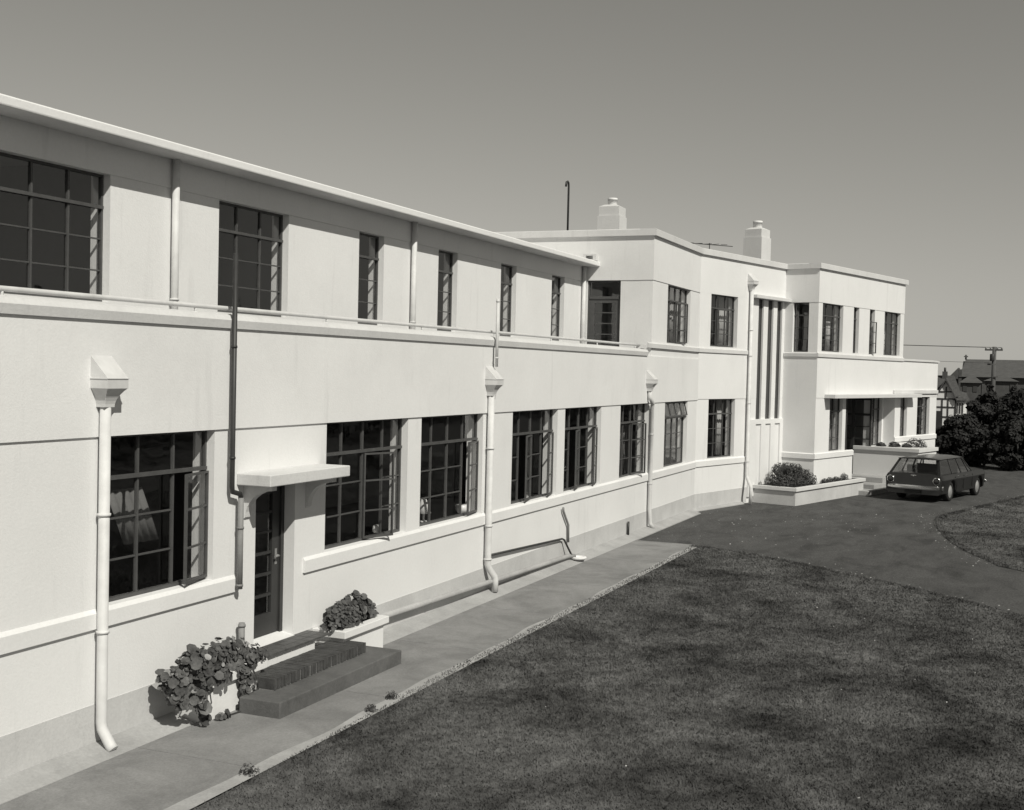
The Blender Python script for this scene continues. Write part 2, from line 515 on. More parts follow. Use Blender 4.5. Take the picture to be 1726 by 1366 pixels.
# interior shells so that every window looks into a real room
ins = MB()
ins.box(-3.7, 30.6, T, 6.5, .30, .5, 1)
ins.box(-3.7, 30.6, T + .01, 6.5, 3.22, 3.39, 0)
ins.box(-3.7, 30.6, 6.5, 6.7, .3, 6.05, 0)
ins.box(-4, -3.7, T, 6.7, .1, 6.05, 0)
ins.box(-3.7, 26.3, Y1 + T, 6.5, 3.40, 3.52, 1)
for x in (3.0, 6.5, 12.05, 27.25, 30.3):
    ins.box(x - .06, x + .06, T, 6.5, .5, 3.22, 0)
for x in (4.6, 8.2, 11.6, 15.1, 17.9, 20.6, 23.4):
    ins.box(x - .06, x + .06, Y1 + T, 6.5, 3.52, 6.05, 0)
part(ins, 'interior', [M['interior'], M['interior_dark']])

# main block, straight part
w = MB()
w.wall(26.35, 30.72, 4.05, 5.755, 0, T, [(27.63, 29.73, 4.385, 5.755)])
w.box(26.336, 30.70, -.014, T, 5.755, 6.76)
# return wall facing the terrace
rt = lambda s, o, z: (26.35 + o, s, z)
w.wall(T, 5.8, 3.45, 5.75, 0, .25, [(.75, 1.545, 3.50, 5.75)], fr=rt)
w.box(26.336, 26.60, T, 5.8, 5.75, 6.76)
# angled part
w.wall(0, 5.2, .05, 3.025, 0, T, [(.63, 2.11, 1.46, 3.025), (3.36, 3.67, 2.44, 3.025), (3.95, 4.29, 2.44, 3.025), (4.54, 4.86, 2.44, 3.025)], fr=F)
w.wall(0, 2.93, 3.025, 5.765, -.014, T, [(.60, 2.09, 4.40, 5.765)], fr=F)
w.box(0, 5.2, -.016, T, 5.80, 6.76, fr=F)
w.box(0, 2.93, -.015, T, 5.765, 5.80, fr=F)
part(w, 'wall', M['stucco'])
# caps and bands of the main block
def cap_prof(o=0.0, z=6.74):
    return [(o + .3, z), (o - .075, z), (o - .075, z + .14), (o - .05, z + .155), (o + .3, z + .155)]
p = MB()
p.prism(cap_prof(), 26.275, 30.66)
p.prism([(26.6, 6.74), (26.275, 6.74), (26.275, 6.88), (26.3, 6.895), (26.6, 6.895)], .3, 5.8, fr=lambda s, o, z: (o, s, z))
p.prism(cap_prof(-.001), 0, 5.03, fr=F)
p.prism(cap_prof(-1.031), 4.958, 11.94, fr=F)
p.prism([(5.33, 6.74), (4.958, 6.74), (4.958, 6.88), (4.98, 6.895), (5.33, 6.895)], -.732, .0, fr=lambda s, o, z: F(o, s, z))
p.prism([(11.6, 6.741), (11.94, 6.741), (11.94, 6.88), (11.92, 6.896), (11.6, 6.896)], -.732, 6, fr=lambda s, o, z: F(o, s, z))
part(p, 'parapet_cap', M['coping'])
p = MB()
pr = lambda o: [(o + .01, 4.36), (o - .035, 4.33), (o - .035, 4.235), (o + .01, 4.235)]
p.prism(pr(-.012), 26.0, 30.66)
p.prism(pr(-.012), 0, 2.90, fr=F)
p.prism(pr(-1.042), 5.0, 11.83, fr=F)
p.prism([(5.04, 4.36), (5.0, 4.33), (5.0, 4.235), (5.04, 4.235)], -1.04, -.02, fr=lambda s, o, z: F(o, s, z))
part(p, 'sill_band', M['coping'])
p = MB()
pr = lambda o: [(o + .01, 1.45), (o - .006, 1.445), (o - .03, 1.41), (o - .03, 1.275), (o + .01, 1.275)]
p.prism(pr(0), -.005, 2.90, fr=F)
part(p, 'sill_band', M['sill'])
p = MB()
pr = lambda o, z: [(o + .01, z + .17), (o - .035, z + .14), (o - .035, z), (o + .01, z)]
p.prism(pr(-1.03, 1.32), 5.0, 7.83, fr=F)
p.prism([(5.043, 1.49), (4.998, 1.46), (4.998, 1.32), (5.043, 1.32)], -1.06, -.02, fr=lambda s, o, z: F(o, s, z))
part(p, 'sill_band', M['sill'])
p = MB()
p.prism(pr(-1.03, 1.60), 11.25, 15.26, fr=F)
part(p, 'sill_band', M['sill'])

# tall slot panel with ribs and its little slab hood
p = MB()
for a, c in ((2.93, 3.36), (3.67, 3.95), (4.29, 4.54), (4.86, 5.03)):
    p.box(a, c, -.003, .24, 3.0255, 5.79, fr=F)
for a, c in ((2.93, 3.30), (3.64, 3.90), (4.24, 4.50), (4.84, 5.03)):
    p.box(a, c, -.045, .0, .3, 2.31, fr=F)
p.box(2.93, 5.03, -.045, 0, 2.31, 2.44, fr=F)
part(p, 'rib', M['sill'])
p = MB(); p.box(2.86, 5.03, -.20, .0, 5.795, 5.885, fr=F)
part(p, 'hood_slab', M['coping'], bevel=.006)

# projecting entrance block
w = MB()
O2 = -1.03
wins = [(5.32, 6.80), (7.60, 8.02), (8.87, 9.28), (10.10, 11.50)]
w.wall(5.03, 11.83, 4.25, 5.785, O2, O2 + T, [(a, c, 4.40, 5.785) for a, c in wins], fr=F)
w.box(5.019, 11.83, O2 - .012, O2 + T, 5.785, 6.75, fr=F)
w.box(5.03, 15.25, O2 - .011, O2 + T, 3.06, 4.25, fr=F)
w.wall(5.03, 7.22, .05, 3.06, O2, O2 + T, [(6.03, 6.97, 1.50, 3.06)], fr=F)
w.box(7.22, 7.83, O2, O2 + T, .05, 1.47, fr=F)
w.wall(11.25, 15.25, .05, 3.06, O2, O2 + T, [(11.75, 12.38, 1.73, 3.06), (13.33, 14.56, 1.74, 3.06)], fr=F)
fs = lambda s, o, z: F(5.03 + o, s, z)
w.wall(O2 + T, .0, .05, 5.785, 0, .25, [(-.745, -.26, 4.37, 5.785)], fr=fs)
w.box(O2 + T, .0, -.011, .25, 5.785, 6.75, fr=fs)
# porch recess: side walls and bay
w.box(7.58, 7.83, O2 + T, 1.2, .05, 3.06, fr=F)
w.box(11.25, 11.5, O2 + T, -.38, .05, 3.06, fr=F)
w.wall(10.265, 11.25, .05, 3.06, -.65, -.38, [(10.29, 11.14, 1.48, 3.06)], fr=F)
# far end walls
w.box(15.0, 15.25, O2 + T, 6, .05, 4.25, fr=F)
w.box(11.58, 11.83, O2 + T, 6, 4.25, 6.75, fr=F)
part(w, 'wall', M['stucco'])
p = MB()
p.prism([(O2 + .2, 4.252), (O2 - .05, 4.252), (O2 - .05, 4.30), (O2 + .2, 4.33)], 11.83, 15.32, fr=F)
p.box(15.0, 15.32, O2 + .2, 6, 4.252, 4.325, fr=F)
part(p, 'parapet_cap', M['coping'])
# roofs and floors of the main block
p = MB()
p.poly([(26.6, T), (30.7, T), (30.7, 5.8), (26.6, 5.8)], 6.66, 6.72)
p.poly([(.02, T), (5.2, T), (5.3, O2 + T), (11.58, O2 + T), (11.58, 6), (.02, 6)], 6.65, 6.71, fr=F)
p.poly([(11.83, O2 + T), (15.0, O2 + T), (15.0, 6), (11.83, 6)], 4.18, 4.24, fr=F)
part(p, 'flat_roof', M['roof'])
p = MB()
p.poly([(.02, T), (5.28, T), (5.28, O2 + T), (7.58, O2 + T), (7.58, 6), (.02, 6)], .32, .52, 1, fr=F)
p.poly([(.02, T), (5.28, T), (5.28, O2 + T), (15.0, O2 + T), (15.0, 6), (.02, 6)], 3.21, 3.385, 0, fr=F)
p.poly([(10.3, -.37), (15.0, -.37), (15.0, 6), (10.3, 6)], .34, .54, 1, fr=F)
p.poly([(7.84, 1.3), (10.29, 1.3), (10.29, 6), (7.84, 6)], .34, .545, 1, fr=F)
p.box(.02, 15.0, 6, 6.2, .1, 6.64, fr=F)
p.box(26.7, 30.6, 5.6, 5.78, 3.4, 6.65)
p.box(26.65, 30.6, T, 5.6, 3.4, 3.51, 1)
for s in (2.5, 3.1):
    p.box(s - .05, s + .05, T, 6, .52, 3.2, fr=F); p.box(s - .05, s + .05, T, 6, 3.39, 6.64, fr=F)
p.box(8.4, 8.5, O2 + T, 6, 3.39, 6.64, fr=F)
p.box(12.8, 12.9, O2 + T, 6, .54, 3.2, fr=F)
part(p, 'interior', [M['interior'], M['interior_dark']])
# entrance slab
p = MB()
p.box(5.60, 12.80, O2 - .34, O2 - .011, 3.055, 3.165, fr=F)
p.box(11.0, 15.21, O2 - .07, O2 - .012, 3.167, 3.29, fr=F)
CAN = part(p, 'entrance_slab', M['coping'], bevel=.008)
p = MB(); p.lathe([(.02, 0), (.10, -.02), (.15, -.08), (.13, -.16), (.05, -.2)], F(8.5, -.1, 3.05))
part(p, 'porch_lamp', M['ornament'])

# ------------------------------------------------------------------ windows
prng = random.Random(11)
def window(fr, s0, s1, z0, z1, o, cols, leaves=(), trans=True, blank=None, rowcount=3, hopper=0.0, fw_=.027):
    f = MB(fr); g = MB(fr)
    h = (z1 - z0)
    zt = z0 + h * .745 if trans else z1
    f.box(s0, s0 + fw_, o - .003, o + .045, z0, z1); f.box(s1 - fw_, s1, o - .003, o + .045, z0, z1)
    f.box(s0 + fw_, s1 - fw_, o - .003, o + .045, z0, z0 + fw_ * 1.3); f.box(s0 + fw_, s1 - fw_, o - .003, o + .045, z1 - fw_, z1)
    cw = (s1 - s0) / cols
    cs = [s0 + cw * i for i in range(cols + 1)]
    for i in range(1, cols):
        wd = .013 if not (cols == 4 and i == 2) else .018
        f.box(cs[i] - wd, cs[i] + wd, o, o + .032, z0 + fw_ * 1.3, z1 - fw_)
    if trans:
        f.box(s0 + fw_ * .5, s1 - fw_ * .5, o - .022, o + .038, zt - .020, zt + .016)
    zr = [z0 + (zt - z0) * i / rowcount for i in range(rowcount + 1)]
    lc = {l[0]: l for l in leaves}
    def pane(a, c, d, e):
        t = [prng.uniform(-.002, .002) for _ in range(4)]
        g.add([(a, o + .02 + t[0], d), (c, o + .02 + t[1], d), (c, o + .02 + t[2], e), (a, o + .02 + t[0] - t[1] + t[2], e)], [(0, 1, 2, 3)])
    for i in range(cols):
        if trans and not hopper:
            pane(cs[i], cs[i + 1], zt, z1)
        if i in lc: continue
        for j in range(rowcount):
            pane(cs[i], cs[i + 1], zr[j], zr[j + 1])
        for j in range(1, rowcount):
            f.box(cs[i] + .02, cs[i + 1] - .02, o + .006, o + .034, zr[j] - .008, zr[j] + .008)
    W_ = part(f, 'window', M['steel'])
    part(g, 'glass', M['glass'], W_)
    for (i, side, ang) in leaves:
        th = R(ang)
        a, c = cs[i] + .006, cs[i + 1] - .006
        wl = c - a
        if side == 'R':
            lf = lambda t, n, z: fr(c - t * math.cos(th) - n * math.sin(th) * -1 * -1, o - .006 - t * math.sin(th) + n * math.cos(th), z)
        else:
            lf = lambda t, n, z: fr(a + t * math.cos(th) + n * math.sin(th), o - .006 - t * math.sin(th) + n * math.cos(th), z)
        l = MB(lf)
        za, zb_ = z0 + fw_ * 1.1, zt - .03
        k = .022
        l.box(0, k, -.03, .0, za, zb_); l.box(wl - k, wl, -.03, .0, za, zb_)
        l.box(k, wl - k, -.03, .0, za, za + k * 1.2); l.box(k, wl - k, -.03, .0, zb_ - k, zb_)
        for j in range(1, rowcount):
            l.box(k, wl - k, -.024, -.004, zr[j] - .010, zr[j] + .010)
        # stay bar
        l.tube([(wl * .75, -.01, za + .01), (wl * .35, .05 + wl * .35 * math.sin(th), za - .01)], .008, 6)
        for j in range(rowcount):
            l.add([(k * .5, -.014, max(zr[j], za)), (wl - k * .5, -.014, max(zr[j], za)), (wl - k * .5, -.014, min(zr[j + 1], zb_)), (k * .5, -.014, min(zr[j + 1], zb_))], [(0, 1, 2, 3)], 1)
        part(l, 'casement', [M['steel'], M['glass']], W_)
    if hopper:
        th = R(hopper)
        lf = lambda s, n, z: fr(s, o - .004 - (z1 - .03 - z) * math.sin(th) + n * math.cos(th), z1 - .03 - (z1 - .03 - z) * math.cos(th) - n * math.sin(th))
        l = MB(lf)
        za, zb_ = zt + .02, z1 - .03
        l.box(s0 + .03, s1 - .03, -.03, 0, za, za + .03); l.box(s0 + .03, s1 - .03, -.03, 0, zb_ - .03, zb_)
        for i in range(cols + 1):
            x = min(max(cs[i], s0 + .045), s1 - .045)
            l.box(x - .015, x + .015, -.028, -.002, za + .03, zb_ - .03)
        for i in range(cols):
            l.add([(cs[i] + .02, -.014, za), (cs[i + 1] - .02, -.014, za), (cs[i + 1] - .02, -.014, zb_), (cs[i] + .02, -.014, zb_)], [(0, 1, 2, 3)], 1)
        part(l, 'casement', [M['steel'], M['glass']], W_)
    if blank:
        q = MB(fr); q.box(s0 + .03, s1 - .03, o + .026, o + .04, z0 + .03, blank)
        part(q, 'panel', M['steel'], W_)
    return W_

lv = [[(2, 'R', 13)], [(2, 'L', 20)], [(3, 'R', 9)], [(1, 'R', 13), (3, 'R', 13)], [(1, 'R', 13), (3, 'R', 13)], [(2, 'L', 22)], []]
for i, (a, c) in enumerate(LW):
    window(A, a, c, 1.445, 3.0, .10, 3 if i == 0 else 4, lv[i], blank=1.83 if i == 6 else None, hopper=14 if i == 6 else 0)
for i, (a, c) in enumerate(UW + UWX):
    window(A, a, c, 4.325, 5.725, Y1 + .10, 3 if c - a > 1 else 1)
window(A, 27.63, 29.73, 4.385, 5.755, .10, 4, [(2, 'L', 18)])
window(F, .63, 2.11, 1.46, 3.025, .10, 3)
window(F, .60, 2.09, 4.40, 5.765, .10, 3, [(1, 'L', 12)])
for i, (a, c) in enumerate(wins):
    window(F, a, c, 4.40, 5.785, O2 + .10, 3 if c - a > 1 else 1, [(0, 'L', 24)] if i == 2 else [])
window(lambda s, o, z: F(5.03 + o, s, z), -.745, -.26, 4.37, 5.785, .10, 1)
window(F, 6.03, 6.97, 1.50, 3.06, O2 + .10, 2)
window(F, 7.22, 7.575, 1.47, 3.055, O2 + .10, 1)
window(F, 11.75, 12.38, 1.73, 3.06, O2 + .10, 1)
window(F, 13.33, 14.56, 1.74, 3.06, O2 + .10, 2)
window(F, 10.29, 11.14, 1.48, 3.06, -.65 + .10, 2)
for a, c in ((3.36, 3.67), (3.95, 4.29), (4.54, 4.86)):
    f = MB(F)
    f.box(a, a + .02, .050, .085, 2.44, 5.79); f.box(c - .02, c, .050, .085, 2.44, 5.79)
    for z in (2.44, 3.5, 4.0, 4.6, 5.1, 5.76):
        f.box(a + .02, c - .02, .054, .08, z - .012 if z > 2.5 else z, z + .012 if z < 5.7 else z + .03)
    W_ = part(f, 'window', M['steel'])
    g = MB(F); g.add([(a, .065, 2.44), (c, .065, 2.44), (c, .065, 5.79), (a, .065, 5.79)], [(0, 1, 2, 3)])
    part(g, 'glass', M['slotglass'], W_)

# ------------------------------------------------------------------ doors and canopy of the wing
d = MB()
o = .16
d.box(DOOR[0], DOOR[0] + .05, o - .02, o + .07, .575, 2.40); d.box(DOOR[1] - .06, DOOR[1], o - .02, o + .07, .575, 2.40); d.box(DOOR[0] + .05, DOOR[1] - .06, o - .02, o + .07, 2.34, 2.40)
a, c = DOOR[0] + .053, DOOR[1] - .063
d.box(a, a + .11, o, o + .045, .62, 2.335); d.box(c - .15, c, o, o + .045, .62, 2.335)
d.box(a + .11, c - .15, o, o + .045, .62, .86); d.box(a + .11, c - .15, o, o + .045, 2.22, 2.335)
for z in (1.07, 1.31, 1.55, 1.79, 2.01):
    d.box(a + .11, c - .15, o + .006, o + .04, z - .015, z + .015)
DO = part(d, 'door', M['door'])
g = MB(); g.add([(a + .1, o + .022, .85), (c - .14, o + .022, .85), (c - .14, o + .022, 2.23), (a + .1, o + .022, 2.23)], [(0, 1, 2, 3)])
part(g, 'glass', M['glass'], DO)
g = MB(); g.tube([(c - .075, o, 1.50), (c - .075, o - .045, 1.50)], .014, 8); g.tube([(c - .075, o - .05, 1.50), (c - .16, o - .05, 1.50)], .012, 8); g.box(c - .095, c - .055, o - .006, o - .001, 1.40, 1.58)
part(g, 'handle', M['pipe_grey'], DO)
g = MB(); g.prism([(.0, .5), (-.03, .575), (o + .05, .618), (o + .05, .5)], DOOR[0], DOOR[1])
part(g, 'threshold', M['sill'], DO)
d = MB(); d.box(10.775, 12.42, -.425, .0, 2.395, 2.52)
CN = part(d, 'canopy', M['coping'], bevel=.01)
for x in (10.90, 12.13):
    prof = [(0, 2.394), (-.36, 2.394), (-.36, 2.34)] + [(-.36 + .36 * math.sin(t) ** 1.0 * .92, 2.34 - .30 * (1 - math.cos(t))) for t in np.linspace(.2, math.pi / 2, 8)] + [(0, 2.02)]
    d = MB(); d.prism(prof, x, x + .09)
    part(d, 'bracket', M['coping'], CN)
# terrace door with louvre bars in the return wall
fr = lambda s, oo, z: (26.35 + oo, s, z)
d = MB(fr)
o = .06
d.box(.75, .79, o - .01, o + .07, 3.5, 5.75); d.box(1.505, 1.545, o - .01, o + .07, 3.5, 5.75); d.box(.79, 1.505, o - .01, o + .07, 5.71, 5.75)
d.box(.79, 1.505, o - .02, o + .06, 5.33, 5.39)
d.box(.79, .88, o, o + .045, 3.5, 5.33); d.box(1.38, 1.505, o, o + .045, 3.5, 5.33); d.box(.88, 1.38, o, o + .045, 5.24, 5.33); d.box(.88, 1.38, o, o + .045, 3.5, 3.85)
for z in (4.04, 4.285, 4.53, 4.775, 5.02):
    d.box(.88, 1.38, o + .006, o + .04, z - .012, z + .012)
DO = part(d, 'door', M['steel'])
g = MB(fr); g.add([(.87, o + .02, 3.84), (1.39, o + .02, 3.84), (1.39, o + .02, 5.25), (.87, o + .02, 5.25)], [(0, 1, 2, 3)])
g.add([(.79, o + .02, 5.39), (1.505, o + .02, 5.39), (1.505, o + .02, 5.71), (.79, o + .02, 5.71)], [(0, 1, 2, 3)])
part(g, 'glass', M['glass'], DO)
# porch entrance screen: dark joinery with glazing
for fr, a, c in ((F, 7.84, 10.2), (lambda s, o, z: F(10.2 + o, s, z), -.652, 1.18)):
    d = MB(fr); g = MB(fr)
    oo = 1.2 if fr is F else .02
    nb = 4 if fr is F else 3
    d.box(a, c, oo, oo + .06, .55, .85); d.box(a, c, oo, oo + .06, 2.95, 3.06); d.box(a, c, oo + .003, oo + .057, 2.45, 2.52)
    for i in range(nb + 1):
        x = a + (c - a) * i / nb
        d.box(max(x - .05, a), min(x + .05, c), oo - .004, oo + .064, .551, 3.058)
    for z in (1.3, 1.7, 2.1):
        d.box(a, c, oo + .006, oo + .05, z - .012, z + .012)
    DO = part(d, 'entrance_screen', M['door'])
    g.add([(a, oo + .03, .85), (c, oo + .03, .85), (c, oo + .03, 3.0), (a, oo + .03, 3.0)], [(0, 1, 2, 3)])
    part(g, 'glass', M['glass'], DO)

# ------------------------------------------------------------------ downpipes and heads
def pipe(fr, path, r, m, collars=(), head=None, name='downpipe'):
    b = MB(fr); b.tube(path, r, 14)
    for (s, o, z) in collars:
        b.tube([(s, o, z - .012), (s, o, z + .012)], r * 1.22, 14)
    P = part(b, name, m)
    if head:
        s, z = head
        h = MB(fr)
        h.prism([(0, z + .46), (-.02, z + .46), (-.215, z + .26), (-.215, z + .17), (0, z + .17)], s - .135, s + .135)
        h.prism([(0, z + .262), (-.222, z + .262), (-.222, z + .254), (0, z + .254)], s - .142, s + .142)
        n = 6
        for i in range(n):       # concave funnel
            t0, t1 = i / n, (i + 1) / n
            def ring(t):
                k = (1 - t) ** 2
                w_ = .06 + .072 * k; dep = .125 + .085 * k
                return [(s - w_, 0.0, z + .17 * (1 - t)), (s + w_, 0.0, z + .17 * (1 - t)), (s + w_, -dep, z + .17 * (1 - t)), (s - w_, -dep, z + .17 * (1 - t))]
            a_, b_ = ring(t0), ring(t1)
            h.add(a_ + b_, [(0, 1, 5, 4), (1, 2, 6, 5), (2, 3, 7, 6), (3, 0, 4, 7)] + ([(4, 5, 6, 7)] if i == n - 1 else []))
        part(h, 'rainwater_head', M['white_paint'], P)
    return P
PY = -.075
pipe(A, [(8.665, PY, 3.29), (8.665, PY, .42), (8.665, PY - .01, .36), (8.665, PY - .11, .215), (8.665, PY - .14, .185)], .05, M['white_paint'], [(8.665, PY, 2.30), (8.665, PY, 1.24)], (8.665, 3.27))
pipe(A, [(17.31, PY, 3.29), (17.31, PY, .64), (17.33, PY - .01, .58), (17.42, PY - .07, .44), (17.43, PY - .08, .38), (17.43, PY - .08, .20)], .052, M['white_paint'], [(17.31, PY, 2.45), (17.31, PY, 1.24), (17.31, PY, .72)], (17.31, 3.27))
pipe(A, [(26.08, PY, 3.29), (26.08, PY, 3.14), (26.10, PY - .02, 3.09), (26.27, PY - .02, 2.99), (26.30, PY, 2.94), (26.30, PY, .62), (26.32, PY - .01, .30), (26.40, PY - .08, .19)], .045, M['white_paint'], [(26.30, PY, 2.3), (26.30, PY, 1.2)], (26.08, 3.27))
pipe(F, [(2.74, PY - .02, 6.0), (2.74, PY - .02, .92), (2.72, PY - .05, .84), (2.58, PY - .22, .66), (2.56, PY - .24, .60), (2.56, PY - .24, .16)], .05, M['white_paint'], [(2.74, PY - .02, 4.9), (2.74, PY - .02, 4.2), (2.74, PY - .02, 2.9), (2.74, PY - .02, 1.3)], (2.74, 5.98))
for x in (11.71, 17.81, 26.22, 4.4):
    pipe(A, [(x, Y1 - .07, 6.06), (x, Y1 - .07, 3.5)], .044, M['white_paint'], [(x, Y1 - .07, 4.42)])
pipe(A, [(10.575, -.085, 4.83), (10.575, -.085, 2.40), (10.585, -.085, 2.345), (10.72, -.085, 2.31), (10.735, -.085, 2.26)], .027, M['pipe_dark'], [(10.575, -.085, 3.86), (10.575, -.085, 2.7)], name='vent_pipe')
pipe(A, [(10.738, -.085, 2.27), (10.738, -.085, 1.30)], .031, M['pipe_grey'], [(10.738, -.085, 1.95), (10.738, -.085, 1.34)], name='waste_pipe')
pipe(A, [(10.79, -.085, .5), (10.79, -.085, .93)], .034, M['pipe_grey'], [(10.79, -.085, .9)], name='waste_pipe')
pipe(A, [(17.42, -.10, 3.72), (17.42, -.10, 4.78)], .024, M['white_paint'], [(17.42, -.10, 4.74), (17.42, -.10, 3.86)], name='vent_pipe')
# drain pipe lying along the plinth, conduit and tap
pipe(A, [(13.3, -.10, .455), (17.3, -.10, .36), (20.95, -.10, .285), (21.15, -.14, .26)], .04, M['apron'], [(15.2, -.10, .409), (18.9, -.10, .327), (19.6, -.1, .312)], name='drain_pipe')
pipe(A, [(17.40, -.05, .765), (20.72, -.05, .625), (20.80, -.06, .60), (21.05, -.14, .26)], .018, M['pipe_dark'], name='conduit')
pipe(A, [(20.74, -.05, 1.19), (20.78, -.04, 1.12), (21.0, -.04, .90), (21.06, -.04, .84), (21.08, -.04, .52)], .022, M['pipe_grey'], name='conduit')
pipe(A, [(24.80, -.05, .50), (24.80, -.05, .22)], .024, M['pipe_dark'], name='standpipe')
b = MB(); b.lathe([(.13, 0), (.16, .03), (.15, .05), (.11, .05), (.10, .02)], (21.2, -.2, .2), 16)
part(b, 'gully', M['sill'])

# ------------------------------------------------------------------ chimneys
def chimney(fr, s0, s1, o0, o1, zb, z1, z2):
    c = MB(fr); c.box(s0, s1, o0, o1, zb, z1)
    c.prism([(o0 + .03, z1), (o1 - .03, z1), (o1 - .03, z2), (o0 + .03, z2)], s0 + .03, s1 - .03)
    e = .17
    c.add([(s0 + .03, o0 + .03, z2), (s1 - .03, o0 + .03, z2), (s1 - .03, o1 - .03, z2), (s0 + .03, o1 - .03, z2),
           (s0 + e, o0 + e, z2 + .07), (s1 - e, o0 + e, z2 + .07), (s1 - e, o1 - e, z2 + .07), (s0 + e, o1 - e, z2 + .07)],
          [(0, 1, 5, 4), (1, 2, 6, 5), (2, 3, 7, 6), (3, 0, 4, 7), (4, 5, 6, 7)])
    C = part(c, 'chimney', M['coping'])
    cx_, cy_, _ = fr((s0 + s1) / 2, (o0 + o1) / 2, 0)
    q = MB(); q.lathe([(.145, 0), (.15, .17), (.155, .17), (.155, .24), (.12, .24), (.12, .1)], (cx_, cy_, z2 + .05), 18, cap=False)
    part(q, 'flue', M['sill'], C)
chimney(A, 36.25, 37.0, 4.0, 4.72, 6.5, 8.54, 8.83)
chimney(F, 8.47, 9.15, 2.5, 3.15, 6.5, 8.15, 8.41)

# ------------------------------------------------------------------ roof things
b = MB()
b.tube([(31.62, 4, 6.7), (31.62, 4, 8.76), (31.60, 4, 8.84), (31.53, 4, 8.87), (31.44, 4, 8.84), (31.40, 4, 8.72)], .03, 8)
tag(b.build('vent_pipe', M['iron']), 'tall thin roof vent pipe with a hooked top left of the nearer chimney', 'vent pipe')
b = MB(F)
b.tube([(4.1, 2, 6.68), (4.1, 2, 7.5)], .015, 6)
b.tube([(3.1, 2, 7.40), (6.1, 2.3, 7.60)], .012, 6)
for s, l in ((3.2, .45), (3.7, .5), (4.25, .55), (4.7, .6), (5.2, .45)):
    b.tube([(s - l * .6, 2 - l * .3, 7.38 + (s - 3.1) * .067), (s + l * .6, 2 + l * .8, 7.46 + (s - 3.1) * .067)], .008, 5)
tag(b.build('television_antenna', M['iron']), 'spindly television antenna on the flat roof between the two chimneys', 'antenna')

# ------------------------------------------------------------------ planters and steps
def planter(name, fr, s0, s1, o0, z0, zl, zt, label, over=.05, m='sill', skew=0.0):
    q = MB(fr)
    r_ = thing(name, fr((s0 + s1) / 2, o0 / 2, G), label, 'planter', 'masonry planters against the building')
    q.poly([(s0, o0), (s1, o0 + skew), (s1, 0), (s0, 0)], z0, zl)
    q.build('box', M['stucco'] if m == 'sill' else M['plinth'], r_, bevel=.006)
    q = MB(fr)
    a, c, d = s0 - over, s1 + over, o0 - over
    k = .12
    q.poly([(a, d), (c, d + skew), (c, 0), (c - k, 0), (c - k, d + k + skew), (a + k, d + k), (a + k, 0), (a, 0)], zl, zt)
    q.build('rim', M[m], r_, bevel=.006)
    q = MB(fr); q.poly([(a + k, d + k), (c - k, d + k + skew), (c - k, 0), (a + k, 0)], zl, zt - .03)
    q.build('soil', M['soil'], r_)
    return r_
planter('planter', A, 9.80, 10.75, -.36, .10, .485, .575, 'white planter left of the front steps, nearly covered by trailing round leaves')
planter('planter', A, 12.38, 13.36, -.40, .10, .485, .57, 'white planter right of the front steps with a compact leafy bush', m='sill')
planter('planter', F, 3.27, 8.10, -1.30, .10, .53, .63, 'long low white planter wrapping the corner before the entrance', m='coping', skew=.0)
ST = thing('steps', (11.5, -.5, G), 'three front steps of tile, brick and concrete below the dark door', 'steps')
q = MB(); q.poly([(10.24, -.94), (12.83, -.94), (12.83, -.30), (10.9, -.30), (10.9, -.45), (10.24, -.45)], .10, .315)
q.build('concrete_step', M['step'], ST, bevel=.012)
q = MB(); q.box(10.592, 12.496, -.628, -.20, .30, .425)
q.box(10.80, 12.35, -.20, -.1, .30, .425)
n = 30
x0, x1 = 10.58, 12.505
bw = (x1 - x0) / n
rr = random.Random(3)
for i in range(n):
    j = rr.uniform(-.004, .004)
    q.box(x0 + i * bw + .009, x0 + (i + 1) * bw - .009, -.64 + j, -.43, .322, .436 + j * .5, 1)
    q.box(x0 + i * bw + .005, x0 + (i + 1) * bw - .005, -.422, -.21 + j, .40, .435 + j * .5, 1)
q.build('brick_step', [M['mortar'], M['brick']], ST)
q = MB(); q.box(10.98, 11.95, -.275, .0, .425, .545)
q.build('porch_base', M['stucco'], ST)
q = MB(); q.box(11.0, 12.2, -.29, .0, .546, .560)
for i in range(8):
    for j in range(3):
        a, e = 10.97 + i * .155, -.325 + j * .115
        q.box(a + .004, a + .151, e + .004, e + .111, .555, .572 + rr.uniform(-.001, .001), 1)
q.build('tiles', [M['mortar'], M['tile']], ST)

# entrance steps and low wall by the car
q = MB(F)
ES = thing('entrance_steps', F(9, -1, G), 'low concrete entrance steps beside the parked car', 'steps')
q.box(7.72, 10.19, -1.62, -1.031, .05, .27); q.box(8.55, 10.18, -1.46, -.4, .27, .40); q.box(9.4, 10.2, -1.40, 1.19, .40, .56); q.box(7.84, 9.4, -.4, 1.19, .2, .55)
q.build('step', M['apron'], ES, bevel=.01)
q = MB(F)
pl = thing('planter', F(12.5, -1.5, G), 'raised planter wall behind the parked car with small shrubs on top', 'planter', 'masonry planters against the building')
q.poly([(10.2, -2.2), (11.9, -2.2), (11.9, -1.065), (11.24, -1.065), (11.24, -.655), (10.45, -.655), (10.45, -.1), (10.2, -.1)], .10, 1.36); q.build('box', M['stucco'], pl)
q = MB(F); q.poly([(10.15, -2.25), (11.95, -2.25), (11.95, -1.07), (11.235, -1.07), (11.235, -.66), (10.45, -.66), (10.45, -.1), (10.15, -.1)], 1.362, 1.475); q.build('rim', M['coping'], pl, bevel=.006)

